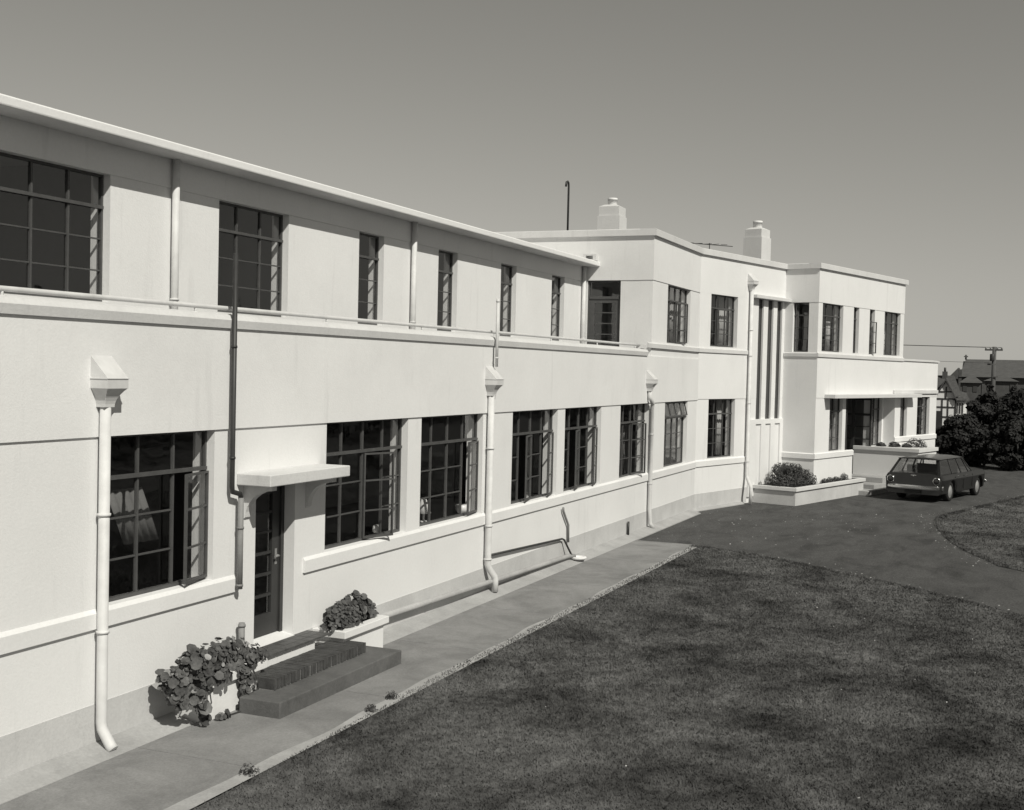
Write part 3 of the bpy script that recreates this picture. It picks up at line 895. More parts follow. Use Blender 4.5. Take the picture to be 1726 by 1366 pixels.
# ------------------------------------------------------------------ curtains and sill ornaments
def curtain(fr, s0, s1, z0, z1, o, label, m='curtain', folds=7, amp=.02, slant=0.0):
    b = MB(fr); n = folds * 6
    vs = []; fs = []
    for k in (0, 1):
        for i in range(n + 1):
            t = i / n
            s = s0 + (s1 - s0) * t
            y = o + amp * math.sin(t * folds * 2 * math.pi) + k * .006
            vs += [(s, y, z0), (s + slant, y, z1)]
    w_ = 2 * (n + 1)
    for i in range(n):
        fs.append((2 * i, 2 * i + 2, 2 * i + 3, 2 * i + 1))
        fs.append((w_ + 2 * i, w_ + 2 * i + 1, w_ + 2 * i + 3, w_ + 2 * i + 2))
        fs.append((2 * i, 2 * i + w_, 2 * i + 2 + w_, 2 * i + 2)); fs.append((2 * i + 1, 2 * i + 3, 2 * i + 3 + w_, 2 * i + 1 + w_))
    b.add(vs, fs, 0, True)
    return tag(b.build('curtain', M[m]), label, 'curtain', 'curtains inside the windows')
curtain(A, 27.7, 29.7, 1.84, 2.98, .30, 'gathered curtain filling the ground floor window with the tilted top vent', 'curtain_grey', 9)
curtain(A, 27.7, 28.4, 4.45, 5.74, .32, 'pale curtain at the left of the first upper window past the terrace corner', 'curtain', 5)
curtain(A, 29.0, 29.7, 4.45, 5.74, .32, 'pale curtain at the right of the first upper window past the terrace corner', 'curtain', 5)
curtain(F, .65, 1.0, 4.45, 5.75, .32, 'pale curtain at the left of the upper window nearest the tall downpipe', 'curtain', 4)
curtain(F, 1.65, 2.06, 4.45, 5.75, .32, 'pale curtain at the right of the upper window nearest the tall downpipe', 'curtain', 4)
curtain(F, 1.65, 2.0, 1.5, 3.0, .32, 'white curtain in the ground floor window nearest the tall downpipe', 'curtain', 3)
curtain(F, 5.36, 6.0, 4.8, 5.77, O2 + .32, 'grey curtain in the wide upper window at the entrance block corner', 'curtain_grey', 5)
curtain(F, 6.3, 6.6, 4.45, 5.3, O2 + .32, 'white drawn back curtain in the wide upper window at the entrance block corner', 'curtain', 3)
curtain(F, 10.15, 10.7, 4.45, 5.77, O2 + .32, 'grey curtain in the last upper window of the entrance block', 'curtain_grey', 5)
curtain(F, 10.75, 11.0, 4.45, 5.1, O2 + .32, 'short pale curtain in the last upper window of the entrance block', 'curtain', 3)
curtain(F, 6.5, 6.8, 1.55, 3.0, O2 + .32, 'thin pale curtain in the window left of the entrance porch', 'curtain', 3)
curtain(F, 10.5, 10.75, 1.55, 3.0, -.65 + .32, 'white curtain in the recessed porch window', 'curtain', 3)
curtain(F, 14.0, 14.2, 1.78, 2.7, O2 + .32, 'narrow white curtain in the last ground floor window', 'curtain', 2)
curtain(A, 9.62, 10.15, 1.86, 2.42, .5, 'grey cloth draped aslant behind the nearest ground floor window', 'curtain_grey', 5, amp=.010, slant=-.28)
# ornaments
b = MB(); b.lathe([(.03, 0), (.05, .01), (.058, .05), (.045, .09), (.03, .105)], (14.25, .22, 1.47), 14)
b.tube([(14.30, .22, 1.55), (14.36, .22, 1.54), (14.35, .22, 1.49), (14.30, .22, 1.48)], .01, 6)
tag(b.build('jug', M['ornament']), 'small white jug on the sill behind the open window beside the canopy', 'jug')
b = MB(); b.lathe([(.11, 0), (.04, .20)], (15.72, .26, 1.58), 18); b.tube([(15.72, .26, 1.46), (15.72, .26, 1.60)], .015, 8); b.lathe([(.06, 0), (.05, .02)], (15.72, .26, 1.45), 14)
tag(b.build('table_lamp', M['ornament']), 'white table lamp on the sill just left of the second rainwater pipe', 'lamp')
b = MB(); b.lathe([(.07, 0), (.10, .06), (.095, .13), (.07, .13)], (16.95, .22, 1.46), 16)
tag(b.build('basket', M['ornament']), 'pale woven basket in the right corner of the window beside the second rainwater pipe', 'basket')
b = MB()
prof = [(21.05 + .16 * math.cos(t), 1.47 + .14 + .16 * math.sin(t)) for t in np.linspace(0, math.pi, 14)]
b.poly([(x, z) for x, z in [(21.21, 1.45)] + prof + [(20.89, 1.45)]], .30, .315, fr=lambda s, o, z: (s, z, o))
tag(b.build('table_mirror', M['ornament_dark']), 'round topped table mirror in the fifth ground floor window', 'mirror')
b = MB(); b.lathe([(.05, 0), (.062, .03), (.06, .12), (.045, .2), (.02, .24), (.03, .27)], (21.02, .22, 1.46), 14)
tag(b.build('vase', M['ornament']), 'white vase standing before the round topped mirror', 'vase')

# ------------------------------------------------------------------ foliage
def leaves(name, centers, normals, sizes, m, shape='round', parent=None, origin=None, seed=0, mats=None, midx=None):
    rng = np.random.default_rng(seed)
    n = len(centers)
    c = np.asarray(centers, float); nrm = np.asarray(normals, float)
    nrm /= np.linalg.norm(nrm, axis=1)[:, None] + 1e-9
    r = rng.normal(size=(n, 3))
    u = np.cross(nrm, r); u /= np.linalg.norm(u, axis=1)[:, None] + 1e-9
    v = np.cross(nrm, u)
    if shape == 'round':
        k = 8
        ang = np.arange(k) * 2 * np.pi / k
        lo = [(math.cos(a) * (1 + .08 * math.sin(3 * a)), math.sin(a), .18 * (1 if i % 2 else .6)) for i, a in enumerate(ang)]
        lo = [(0, 0, 0)] + lo
        fl = [(0, 1 + i, 1 + (i + 1) % k) for i in range(k)]
    elif shape == 'pointed':
        lo = [(-1, 0, 0), (0, .42, .12), (1, 0, -.1), (0, -.42, .12)]
        fl = [(0, 1, 2, 3)]
    else:
        lo = [(-.9, -.1, 0), (.1, .7, .15), (1, .1, -.1), (-.1, -.75, .1)]
        fl = [(0, 1, 2, 3)]
    lo = np.array(lo); kv = len(lo)
    s = np.asarray(sizes)[:, None, None]
    V = c[:, None, :] + s * (lo[None, :, 0:1] * u[:, None, :] + lo[None, :, 1:2] * v[:, None, :] + lo[None, :, 2:3] * nrm[:, None, :])
    V = V.reshape(-1, 3)
    if parent is not None: org = np.array(ORIG[parent.name])
    elif origin is not None: org = np.array(origin)
    else: org = np.array([(V[:, 0].min() + V[:, 0].max()) / 2, (V[:, 1].min() + V[:, 1].max()) / 2, V[:, 2].min()])
    V = V - org
    fl = np.array(fl); kf, kk = fl.shape
    FA = (fl[None] + (np.arange(n) * kv)[:, None, None]).reshape(-1, kk)
    me = bpy.data.meshes.new(name)
    me.vertices.add(len(V)); me.vertices.foreach_set('co', V.astype(np.float32).ravel())
    me.loops.add(FA.size); me.loops.foreach_set('vertex_index', FA.astype(np.int32).ravel())
    me.polygons.add(len(FA))
    me.polygons.foreach_set('loop_start', (np.arange(len(FA)) * kk).astype(np.int32))
    me.polygons.foreach_set('loop_total', np.full(len(FA), kk, np.int32))
    for q in (mats or [m]): me.materials.append(q)
    if midx is not None:
        me.polygons.foreach_set('material_index', np.repeat(midx, kf).astype(np.int32))
    me.update(calc_edges=True); me.validate()
    ob = bpy.data.objects.new(name, me); col.objects.link(ob)
    if parent is not None: ob.parent = parent
    else: ob.location = tuple(org)
    ORIG[ob.name] = tuple(org)
    return ob

def blob_cloud(rng, blobs, n, shell=.45):
    """blobs: (cx,cy,cz,rx,ry,rz); returns points near the surfaces and outward normals"""
    b = np.array(blobs, float)
    vol = (b[:, 3] * b[:, 4] * b[:, 5]) ** (2 / 3)
    idx = rng.choice(len(b), n, p=vol / vol.sum())
    d = rng.normal(size=(n, 3)); d /= np.linalg.norm(d, axis=1)[:, None]
    rad = 1 - shell * rng.random(n) ** 1.5
    P = b[idx, :3] + d * b[idx, 3:] * rad[:, None]
    N = d + rng.normal(scale=.5, size=(n, 3)) + np.array([-.15, -.3, .5])
    return P, N

# plant 1: trailing round leaves
rng = np.random.default_rng(5)
N1 = thing('trailing_plant', (10.2, -.25, .55), 'trailing plant with large round leaves spilling over the left planter', 'plant')
bl = [(9.34, -.30, .66, .11, .13, .13), (9.38, -.33, .54, .10, .10, .10), (9.52, -.30, .66, .15, .16, .16), (9.62, -.36, .78, .15, .15, .14), (9.72, -.42, .62, .13, .1, .14), (9.86, -.30, .78, .16, .17, .14), (10.05, -.34, .72, .17, .17, .14), (10.22, -.28, .78, .17, .17, .12), (9.95, -.44, .60, .12, .09, .10),
      (10.42, -.28, .74, .17, .16, .13), (10.36, -.42, .60, .14, .11, .13), (10.58, -.36, .66, .15, .13, .13), (10.74, -.36, .62, .12, .1, .1), (9.62, -.44, .46, .11, .08, .11), (9.66, -.44, .33, .08, .06, .11), (9.70, -.44, .22, .06, .05, .06), (10.40, -.44, .44, .09, .07, .16), (10.36, -.46, .28, .07, .05, .10), (10.33, -.46, .19, .06, .05, .04), (10.0, -.46, .18, .12, .04, .03), (9.45, -.36, .42, .07, .06, .05)]
P, N = blob_cloud(rng, bl, 2000, .75)
sz = rng.gamma(3.6, .0066, len(P)).clip(.008, .055); sz[P[:, 0] > 10.4] *= .62
big = rng.random(len(P)) < .08; sz[big] *= 1.5
pale = ((rng.random(len(P)) < .045)).astype(int)
leaves('foliage', P, N + np.array([0, -.7, .2]), sz, None, 'round', N1, seed=1, mats=[M['leaf_big'], M['leaf_pale']], midx=pale)
q = MB()
for (a, e) in (((9.80, -.40, .55), (9.70, -.43, .18)), ((10.5, -.4, .6), (10.56, -.46, .18)), ((9.9, -.42, .17), (10.5, -.46, .17)), ((10.1, -.3, .5), (9.85, -.35, .8)), ((10.1, -.3, .5), (10.3, -.3, .85))):
    m_ = ((a[0] + e[0]) / 2 + .04, (a[1] + e[1]) / 2 - .03, (a[2] + e[2]) / 2)
    q.tube([a, m_, e], .007, 6)
q.build('stem', M['bark'], N1)
# plant 2: compact bush
rng = np.random.default_rng(6)
N2 = thing('bush', (12.8, -.2, .55), 'compact dark leafy bush in the planter right of the steps', 'plant')
bl = [(12.42, -.24, .63, .15, .15, .10), (12.60, -.22, .67, .17, .18, .14), (12.80, -.2, .71, .19, .18, .15), (13.02, -.2, .68, .18, .17, .13), (13.2, -.2, .62, .15, .15, .09), (12.72, -.3, .62, .24, .12, .09)]
P, N = blob_cloud(rng, bl + [(x, -.25, z, .05, .05, .06) for x, z in ((12.36, .70), (12.58, .81), (12.75, .86), (12.92, .87), (13.08, .82), (13.2, .74), (13.32, .66), (13.38, .60), (13.12, .78))], 1700)
leaves('foliage', P, N + np.array([0, -.4, .2]), rng.gamma(3.0, .0075, len(P)).clip(.008, .045), M['leaf_big'], 'round', N2, seed=2)
q = MB()
for i in range(14):
    a = rng.uniform(0, 6.28); l = rng.uniform(.15, .3)
    q.tube([(12.8, -.2, .5), (12.8 + .3 * math.cos(a), -.2 + .15 * math.sin(a), .62 + l * .7)], .006, 5)
q.build('stem', M['bark'], N2)
# plant 3: bush in the long planter
rng = np.random.default_rng(7)
def blF(s, o, z, rs, ro, rz): x, y, zz = F(s, o, z); return (x, y, zz, rs, ro, rz)
N3 = thing('shrub', F(4.2, -.6, .6), 'dense rounded shrub filling the corner of the long low planter', 'plant')
bl = [blF(4.25, -.55, .92, .50, .4, .32), blF(3.75, -.7, .74, .42, .38, .22), blF(3.5, -.8, .66, .25, .3, .14), blF(5.1, -.9, .68, .3, .2, .16), blF(4.6, -.75, .84, .42, .35, .26), blF(4.9, -1.0, .74, .3, .18, .2), blF(3.55, -.9, .68, .25, .25, .14), blF(4.3, -1.0, .72, .5, .22, .18), blF(4.15, -.45, 1.06, .26, .25, .18)]
bl += [blF(3.5 + rng.uniform(0, 1.7), -1.0 + rng.uniform(0, .6), .75 + rng.uniform(0, .55) * .7, .09, .09, .10) for _ in range(26)]
P, N = blob_cloud(rng, bl, 6000)
leaves('foliage', P, N, rng.uniform(.018, .042, len(P)), M['leaf'], 'pointed', N3, seed=3)
q = MB()
for i in range(16):
    a = rng.uniform(0, 6.28)
    e = F(4.15 + .5 * math.cos(a), -.65 + .4 * math.sin(a), .85 + rng.uniform(0, .35))
    q.tube([F(4.15, -.6, .55), e], .012, 5)
q.build('stem', M['bark'], N3)
SP = [(5.55, -1.15, .08, 'low tuft of leaves in the long planter just right of the big shrub'), (5.95, -1.14, .09, 'second low tuft along the rim of the long planter'), (6.4, -1.14, .09, 'third low tuft along the rim of the long planter'), (6.95, -1.14, .15, 'taller leafy tuft at the far end of the long planter')]
for i, (s, o, r_, lab) in enumerate(SP):
    rng = np.random.default_rng(20 + i)
    P, N = blob_cloud(rng, [blF(s, o, .64 + r_ * .4, r_ * 2, .10, r_), blF(s + .15, o, .62 + r_ * .3, r_ * 1.6, .1, r_ * .8)], 420)
    tag(leaves('small_plant', P, N, rng.uniform(.014, .03, len(P)), M['leaf'], 'pointed', seed=i), lab, 'plant', 'small plants in the long planter')
RP = [(10.6, -.85, .13, 'small plant at the inner end of the raised planter wall'), (10.7, -1.25, .16, 'small bushy plant midway along the raised planter wall'), (10.85, -1.6, .13, 'low plant next to the porch pier on the raised planter'), (11.25, -1.75, .28, 'largest bush on the raised planter below the porch windows')]
for i, (s, o, r_, lab) in enumerate(RP):
    rng = np.random.default_rng(40 + i)
    P, N = blob_cloud(rng, [blF(s, o, 1.45 + r_ * .4, r_ * 1.1, r_ * 1.1, r_ * .8), blF(s + r_ * .7, o - r_ * .3, 1.45 + r_ * .25, r_ * .8, r_ * .8, r_ * .6)], 700)
    tag(leaves('small_plant', P, N, rng.uniform(.02, .045, len(P)), M['leaf'], 'pointed', seed=i), lab, 'plant', 'plants on the raised planter')

# trees
def tree(loc, h, rad, seed, label, n=7000, squash=1.0, low=.15):
    rng = np.random.default_rng(seed)
    x, y, z = loc
    t = thing('tree', loc, label, 'tree', 'trees and tall shrubs beyond the drive')
    q = MB()
    q.tube([(x, y, z - .1), (x + rng.uniform(-.1, .1), y + rng.uniform(-.1, .1), z + h * .3), (x + rng.uniform(-.2, .2), y + rng.uniform(-.2, .2), z + h * .62), (x, y, z + h * .85)], h * .035, 9, r1=h * .008)
    for i in range(7):
        a = rng.uniform(0, 6.28); hh = z + h * rng.uniform(.2, .6)
        q.tube([(x, y, hh), (x + rad * .4 * math.cos(a), y + rad * .4 * math.sin(a), hh + h * .12), (x + rad * .75 * math.cos(a), y + rad * .75 * math.sin(a), hh + h * .2)], h * .014, 6, r1=h * .004)
    q.build('trunk', M['bark'], t)
    bl = []
    for i in range(80):
        a = rng.uniform(0, 6.28); k = rng.uniform(low, 1.0) if i < 66 else rng.uniform(.9, 1.12)
        prof = math.sin(math.pi * min(max((k - low) / (1.06 - low), .05), 1) ** .75)
        rr_ = rad * prof * rng.uniform(.35, 1.0)
        sz = rad * (rng.uniform(.10, .30) if i < 66 else rng.uniform(.05, .10))
        bl.append((x + rr_ * math.cos(a), y + rr_ * math.sin(a), z + h * k, sz, sz, sz * .75 * squash))
    P, N = blob_cloud(rng, bl, n, .6)
    leaves('crown', P, N, rng.uniform(.05, .12, n), M['leaf_tree'], 'leaf', t, seed=seed)
TR = [((54.0, -3.7, .1), 1.55, 1.1, 'dark shrub against the end of the building'),
      ((53.5, -5.6, .1), 1.95, 1.5, 'broad dark shrub directly behind the parked car'),
      ((56.0, -6.5, .1), 3.0, 1.3, 'dense dark tree below the utility pole'),
      ((55.0, -8.2, .1), 3.2, 1.4, 'tall dark tree at the right edge of the view'),
      ((58.5, -5.0, .1), 1.5, 1.2, 'dark low tree in front of the half timbered house'),
      ((60.0, -9.4, .1), 3.4, 1.7, 'tree behind the tallest tree at the right edge'),
      ((52.0, -7.6, .1), 1.9, 1.2, 'low bushy shrub beside the drive at the right'),
      ((57.0, -11.2, .1), 3.8, 2.0, 'tree farthest right beyond the drive'),
      ((60.5, -2.6, .1), 1.4, 1.3, 'low shrub under the gable of the half timbered house'),
      ((59.0, -7.4, .1), 2.9, 1.3, 'slender dark tree just right of the utility pole')]
for i, (l, h, r_, lab) in enumerate(TR):
    tree(l, h, r_, 100 + i, lab, low=.08, n=8000)

# the far side of the grounds, mirrored in the windows
rng = np.random.default_rng(77)
bl = []
for i in range(70):
    x = -10 + i * 1.55 + rng.uniform(-.8, .8); y = -27 + rng.uniform(-2, 2); hh = rng.uniform(3.6, 7.2)
    for k in range(4):
        r_ = rng.uniform(.9, 1.6)
        bl.append((x + rng.uniform(-.8, .8), y + rng.uniform(-.8, .8), hh * (k + .4) / 4, r_, r_, r_))
P, N = blob_cloud(rng, bl, 16000, .5)
tag(leaves('treeline', P, N, rng.uniform(.12, .30, len(P)), M['leaf_tree'], 'leaf', seed=77), 'far line of trees closing the grounds opposite the building', 'trees', kind='stuff')

# lawn grass: real blades, clipped short
def inpoly(P, poly):
    x, y = P[:, 0], P[:, 1]
    ins = np.zeros(len(P), bool)
    k = len(poly)
    for i in range(k):
        x1_, y1_ = poly[i]; x2_, y2_ = poly[(i + 1) % k]
        c = ((y1_ > y) != (y2_ > y)) & (x < (x2_ - x1_) * (y - y1_) / (y2_ - y1_ + 1e-12) + x1_)
        ins ^= c
    return ins
def grass(name, poly, box, n, label, seed, fringe):
    rng = np.random.default_rng(seed)
    x = rng.uniform(box[0], box[1], n * 3); y = rng.uniform(box[2], box[3], n * 3)
    d = np.hypot(x, y + 7.64)
    keep = rng.random(n * 3) < np.clip((14.0 / d) ** 1.3, 0, 1)
    P = np.stack([x, y], 1)[keep]
    P = P[inpoly(P, poly)][:n]
    n = len(P)
    fr_ = []
    for i in fringe:
        a0, a1 = np.array(poly[i]), np.array(poly[i + 1])
        ln = np.linalg.norm(a1 - a0); k = int(ln * 420)
        nv = np.array([-(a1 - a0)[1], (a1 - a0)[0]]) / ln
        fr_.append(a0 + (a1 - a0) * rng.random((k, 1)) + nv * rng.uniform(-.16, .02, (k, 1)))
    fr_ = np.concatenate(fr_)
    P = np.concatenate([P, fr_]); nf = len(fr_); n = len(P)
    d = np.hypot(P[:, 0], P[:, 1] + 7.64)
    h = rng.uniform(.008, .024, n) * (1 + .010 * d); w_ = rng.uniform(.004, .009, n) * (.7 + .05 * d)
    h[-nf:] *= rng.uniform(.8, 1.8, nf)
    a = rng.uniform(0, 6.283, n); lean = rng.normal(scale=.55, size=(n, 2)) * h[:, None]
    V = np.zeros((n, 3, 3), np.float32)
    V[:, 0, 0] = P[:, 0] - w_ * np.cos(a); V[:, 0, 1] = P[:, 1] - w_ * np.sin(a)
    V[:, 1, 0] = P[:, 0] + w_ * np.cos(a); V[:, 1, 1] = P[:, 1] + w_ * np.sin(a)
    V[:, 2, 0] = P[:, 0] + lean[:, 0]; V[:, 2, 1] = P[:, 1] + lean[:, 1]
    V[:, :2, 2] = .144; V[:, 2, 2] = .146 + h
    me = bpy.data.meshes.new(name)
    me.vertices.add(n * 3); me.vertices.foreach_set('co', V.ravel())
    me.loops.add(n * 3); me.loops.foreach_set('vertex_index', np.arange(n * 3, dtype=np.int32))
    me.polygons.add(n); me.polygons.foreach_set('loop_start', np.arange(0, n * 3, 3, dtype=np.int32)); me.polygons.foreach_set('loop_total', np.full(n, 3, np.int32))
    me.materials.append(M['lawn']); me.update(calc_edges=True)
    ob = bpy.data.objects.new(name, me); col.objects.link(ob)
    return tag(ob, label, 'grass', kind='stuff')
grass('lawn_grass', LAWN, (6.5, 25, -10.5, -1.4), 330000, 'short patchy grass blades of the front lawn', 1, range(LAWN.index((24.5, -1.54)), len(LAWN) - 4))
grass('lawn_grass', ISL, (24, 46, -13, -5.5), 70000, 'short grass blades of the lawn across the drive', 2, range(0, 10))
# loose stones on the drive
rng = np.random.default_rng(15)
ed = []
for poly, ids in ((LAWN, range(LAWN.index((24.5, -1.54)), len(LAWN) - 4)), (ISL, range(0, 10))):
    for i in ids:
        a0, a1 = np.array(poly[i]), np.array(poly[i + 1]); ln = np.linalg.norm(a1 - a0); k = int(ln * 14)
        nv = np.array([-(a1 - a0)[1], (a1 - a0)[0]]) / ln
        ed.append(a0 + (a1 - a0) * rng.random((k, 1)) + nv * rng.gamma(1.2, .14, (k, 1)))
ed.append(np.stack([rng.uniform(25, 33, 160), rng.uniform(-5, -.5, 160)], 1))
ed = np.concatenate(ed)
ed = ed[~inpoly(ed, LAWN)]
leaves('gravel', np.column_stack([ed, np.full(len(ed), .141)]), rng.normal(size=(len(ed), 3)) * .35 + np.array([0, 0, 1]), rng.uniform(.008, .022, len(ed)), M['apron'], 'leaf', seed=15)
tag(bpy.data.objects['gravel'], 'loose pale stones scattered on the asphalt drive', 'gravel', kind='stuff')
# scraps lying on the lawn and weeds at its edge
rng = np.random.default_rng(9)
P = np.stack([rng.uniform(8.5, 23, 90), rng.uniform(-8, -1.7, 90)], 1); P = P[inpoly(P, LAWN)]
Pp = np.column_stack([P, np.full(len(P), .185)])
leaves('petals', Pp, rng.normal(size=(len(P), 3)) * .4 + np.array([0, 0, 1]), rng.uniform(.006, .015, len(P)), M['curtain'], 'leaf', seed=4)
tag(bpy.data.objects['petals'], 'scattered white petals and paper scraps on the lawn', 'petals', kind='stuff')
for i, (x, y, s, lab) in enumerate([(8.75, -1.62, .10, 'small weed at the near corner of the lawn edge'), (11.42, -1.56, .08, 'small weed on the path edge opposite the steps'), (10.9, -1.60, .07, 'tiny weed on the lawn edge left of the path chip')]):
    rng = np.random.default_rng(60 + i)
    P, N = blob_cloud(rng, [(x, y, .18, s, s * .8, s * .7)], 120, .9)
    tag(leaves('weed', P, N, rng.uniform(.010, .022, len(P)), M['leaf'], 'pointed', seed=i), lab, 'weed', 'weeds on the path edge')

# ------------------------------------------------------------------ car
def car(loc, rz, scale):
    t = thing('car', loc, 'dark station wagon parked by the entrance seen from behind with round tail lights', 'car', rz=rz, scale=scale)
    body = mat('car_paint', 0.012, 0.3, spec=0.4, var=.15, scale=1.5)
    body.node_tree.nodes['Principled BSDF'].inputs['Coat Weight'].default_value = 0.3
    chrome = mat('chrome', 0.65, 0.18, metal=1.0)
    tyre = mat('tyre_rubber', 0.02, 0.8)
    lens = mat('tail_lens', 0.03, 0.15, spec=0.6)
    dark = mat('car_interior', 0.03, 0.8)
    hub = mat('hubcap_paint', 0.55, 0.3, metal=0.6)
    AX = (1.08, 3.90)
    def kx(x):
        e0 = min(x / .25, 1.0); e1 = min((4.70 - x) / .35, 1.0)
        return (.975 + .025 * math.sin(min(e0, 1) * math.pi / 2)) * (.90 + .10 * math.sin(max(min(e1, 1), 0) * math.pi / 2))
    def zarch(x):
        z = .25
        for a_ in AX:
            dd = abs(x - a_)
            if dd < .40: z = max(z, .32 + math.sqrt(.40 ** 2 - dd ** 2) * .95)
        return z
    st = sorted(set([0, .03, .08, .16, .28, .45] + list(np.arange(.6, 4.4, .06)) + [4.4, 4.5, 4.58, 4.65, 4.70]))
    rings = []
    for x in st:
        k = kx(x); za = zarch(x)
        hood = x > 3.25
        zd = .90 if not hood else .92 - .03 * ((x - 3.25) / 1.45) ** 2
        belt = .885 if x < 3.25 else .885 - .02 * (x - 3.25)
        rear = max(0, (.16 - x) / .16)
        side = [(.80 * k, max(.22, min(za, .6))), (.895 * k, max(.30, za)), (.915 * k, max(.48, za)), (.925 * k, max(.66, za + .01)), (.94 * k, .735), (.935 * k, .75), (.905 * k, .82), (.86 * k, belt), (.55 * k, zd + .012), (0, zd + .02)]
        ring = [(x + rear * .05 * (q[1] - .5), q[0], q[1]) for q in side]
        ring += [(p_[0], -p_[1], p_[2]) for p_ in reversed(ring[:-1])]
        rings.append(ring)
    b = MB()
    nr = len(rings[0])
    vs = [p_ for r_ in rings for p_ in r_]; fs = []
    for i in range(len(rings) - 1):
        for j in range(nr - 1):
            fs.append((i * nr + j, i * nr + j + 1, (i + 1) * nr + j + 1, (i + 1) * nr + j))
        fs.append((i * nr + nr - 1, i * nr, (i + 1) * nr, (i + 1) * nr + nr - 1))
    fs.append(tuple(range(nr))); fs.append(tuple(range((len(rings) - 1) * nr + nr - 1, (len(rings) - 1) * nr - 1, -1)))
    b.add(vs, fs, 0, True)
    bo = b.build('body', body, t)
    bo.modifiers.new('edge', 'EDGE_SPLIT').split_angle = R(28)
    # greenhouse
    zb_, zr_ = .89, 1.36
    def side_pt(x, z, sgn): # tumblehome
        k = (z - zb_) / (zr_ - zb_)
        return (x, sgn * (.835 - .185 * k), z)
    rb, rt_ = .10, .50       # rear glass base / top x
    wb, wt = 3.30, 2.72      # windscreen base / top
    g = MB()
    def strip(x0b, x1b, x0t, x1t, sgn, th=.03):
        a_ = [side_pt(x0b, zb_, sgn), side_pt(x1b, zb_, sgn), side_pt(x1t, zr_ + .005, sgn), side_pt(x0t, zr_ + .005, sgn)]
        c_ = [(p_[0], p_[1] - sgn * th, p_[2]) for p_ in a_]
        pil = MB(); pil.add(a_ + c_, [(0, 1, 2, 3), (7, 6, 5, 4), (0, 4, 5, 1), (1, 5, 6, 2), (2, 6, 7, 3), (3, 7, 4, 0)]); pil.build('pillar', body, t)
    for sg in (1, -1):
        strip(rb, rb + .13, rt_, rt_ + .10, sg)
        strip(1.22, 1.29, 1.27, 1.33, sg)
        strip(2.12, 2.20, 2.06, 2.13, sg)
        strip(wb - .06, wb, wt - .06, wt, sg)
        strip(2.88, 2.91, 2.62, 2.65, sg)
        for (x0b, x1b, x0t, x1t) in ((rb + .13, 1.22, rt_ + .10, 1.27), (1.29, 2.12, 1.33, 2.06), (2.20, 2.88, 2.13, 2.62), (2.91, wb - .06, 2.65, wt - .06)):
            a_ = [side_pt(x0b, zb_ + .01, sg), side_pt(x1b, zb_ + .01, sg), side_pt(x1t, zr_ - .01, sg), side_pt(x0t, zr_ - .01, sg)]
            g.add([(p_[0], p_[1] - sg * .014, p_[2]) for p_ in a_], [(0, 1, 2, 3)])
    # rear window frame + glass
    for (y0, y1) in ((.75, .835), (-.835, -.75)):
        q0 = [(rb - .01, y0, zb_), (rb - .01, y1, zb_), (rt_ - .01, y1 * .78, zr_), (rt_ - .01, y0 * .78, zr_)]
        q1 = [(p_[0] + .05, p_[1], p_[2]) for p_ in q0]
        pil = MB(); pil.add(q0 + q1, [(0, 1, 2, 3), (7, 6, 5, 4), (0, 4, 5, 1), (1, 5, 6, 2), (2, 6, 7, 3), (3, 7, 4, 0)]); pil.build('pillar', body, t)
    g.add([(rb + .02, -.76, zb_ + .01), (rb + .02, .76, zb_ + .01), (rt_ + .01, .60, zr_ - .02), (rt_ + .01, -.60, zr_ - .02)], [(0, 1, 2, 3)])
    g.add([(wb - .01, -.80, zb_ + .01), (wb - .01, .80, zb_ + .01), (wt, .63, zr_), (wt, -.63, zr_)], [(0, 1, 2, 3)])
    g.build('window_glass', M['carglass'], t)
    b = MB()
    n_ = 9
    vs = []; fs = []
    xs_ = [.40, .46, .6, 1.0, 1.6, 2.2, 2.6, 2.74, 2.82]
    for i, x in enumerate(xs_):
        e = 1 - (2 * i / (len(xs_) - 1) - 1) ** 6
        for lay in (0, 1):
            for j in range(n_):
                y = (-1 + 2 * j / (n_ - 1))
                yy = y * (.675 if 0 < i < len(xs_) - 1 else .62)
                z = (1.345 if lay == 0 else 1.365 + .055 * (1 - abs(y) ** 2.6) * (.45 + .55 * e))
                vs.append((x, yy, z))
    m_ = 2 * n_
    for i in range(len(xs_) - 1):
        for lay in (0, 1):
            for j in range(n_ - 1):
                fs.append((i * m_ + lay * n_ + j, i * m_ + lay * n_ + j + 1, (i + 1) * m_ + lay * n_ + j + 1, (i + 1) * m_ + lay * n_ + j))
        for j in (0, n_ - 1):
            fs.append((i * m_ + j, i * m_ + n_ + j, (i + 1) * m_ + n_ + j, (i + 1) * m_ + j))
    for i in (0, len(xs_) - 1):
        for j in range(n_ - 1):
            fs.append((i * m_ + j, i * m_ + j + 1, i * m_ + n_ + j + 1, i * m_ + n_ + j))
    b.add(vs, fs, 0, True)
    o_ = b.build('roof', body, t); o_.modifiers.new('edge', 'EDGE_SPLIT').split_angle = R(35)
    # seats
    for x in (1.25, 2.15):
        b = MB(); b.box(x, x + .14, -.68, .68, .75, 1.10)
        b.build('seat', dark, t, bevel=.03)
    # bumpers
    b = MB()
    pr_ = [(-.10, .47), (-.13, .50), (-.13, .56), (-.09, .60), (-.04, .59), (-.04, .48)]
    n_ = 14; vs = []; fs = []
    for i in range(n_ + 1):
        y = -.93 + 1.86 * i / n_
        off_ = .22 * abs(y / .93) ** 6
        for (x, z) in pr_: vs.append((x + off_, y, z - .06))
    k = len(pr_)
    for i in range(n_):
        for j in range(k): fs.append((i * k + j, i * k + (j + 1) % k, (i + 1) * k + (j + 1) % k, (i + 1) * k + j))
    fs += [tuple(range(k)), tuple(range(n_ * k + k - 1, n_ * k - 1, -1))]
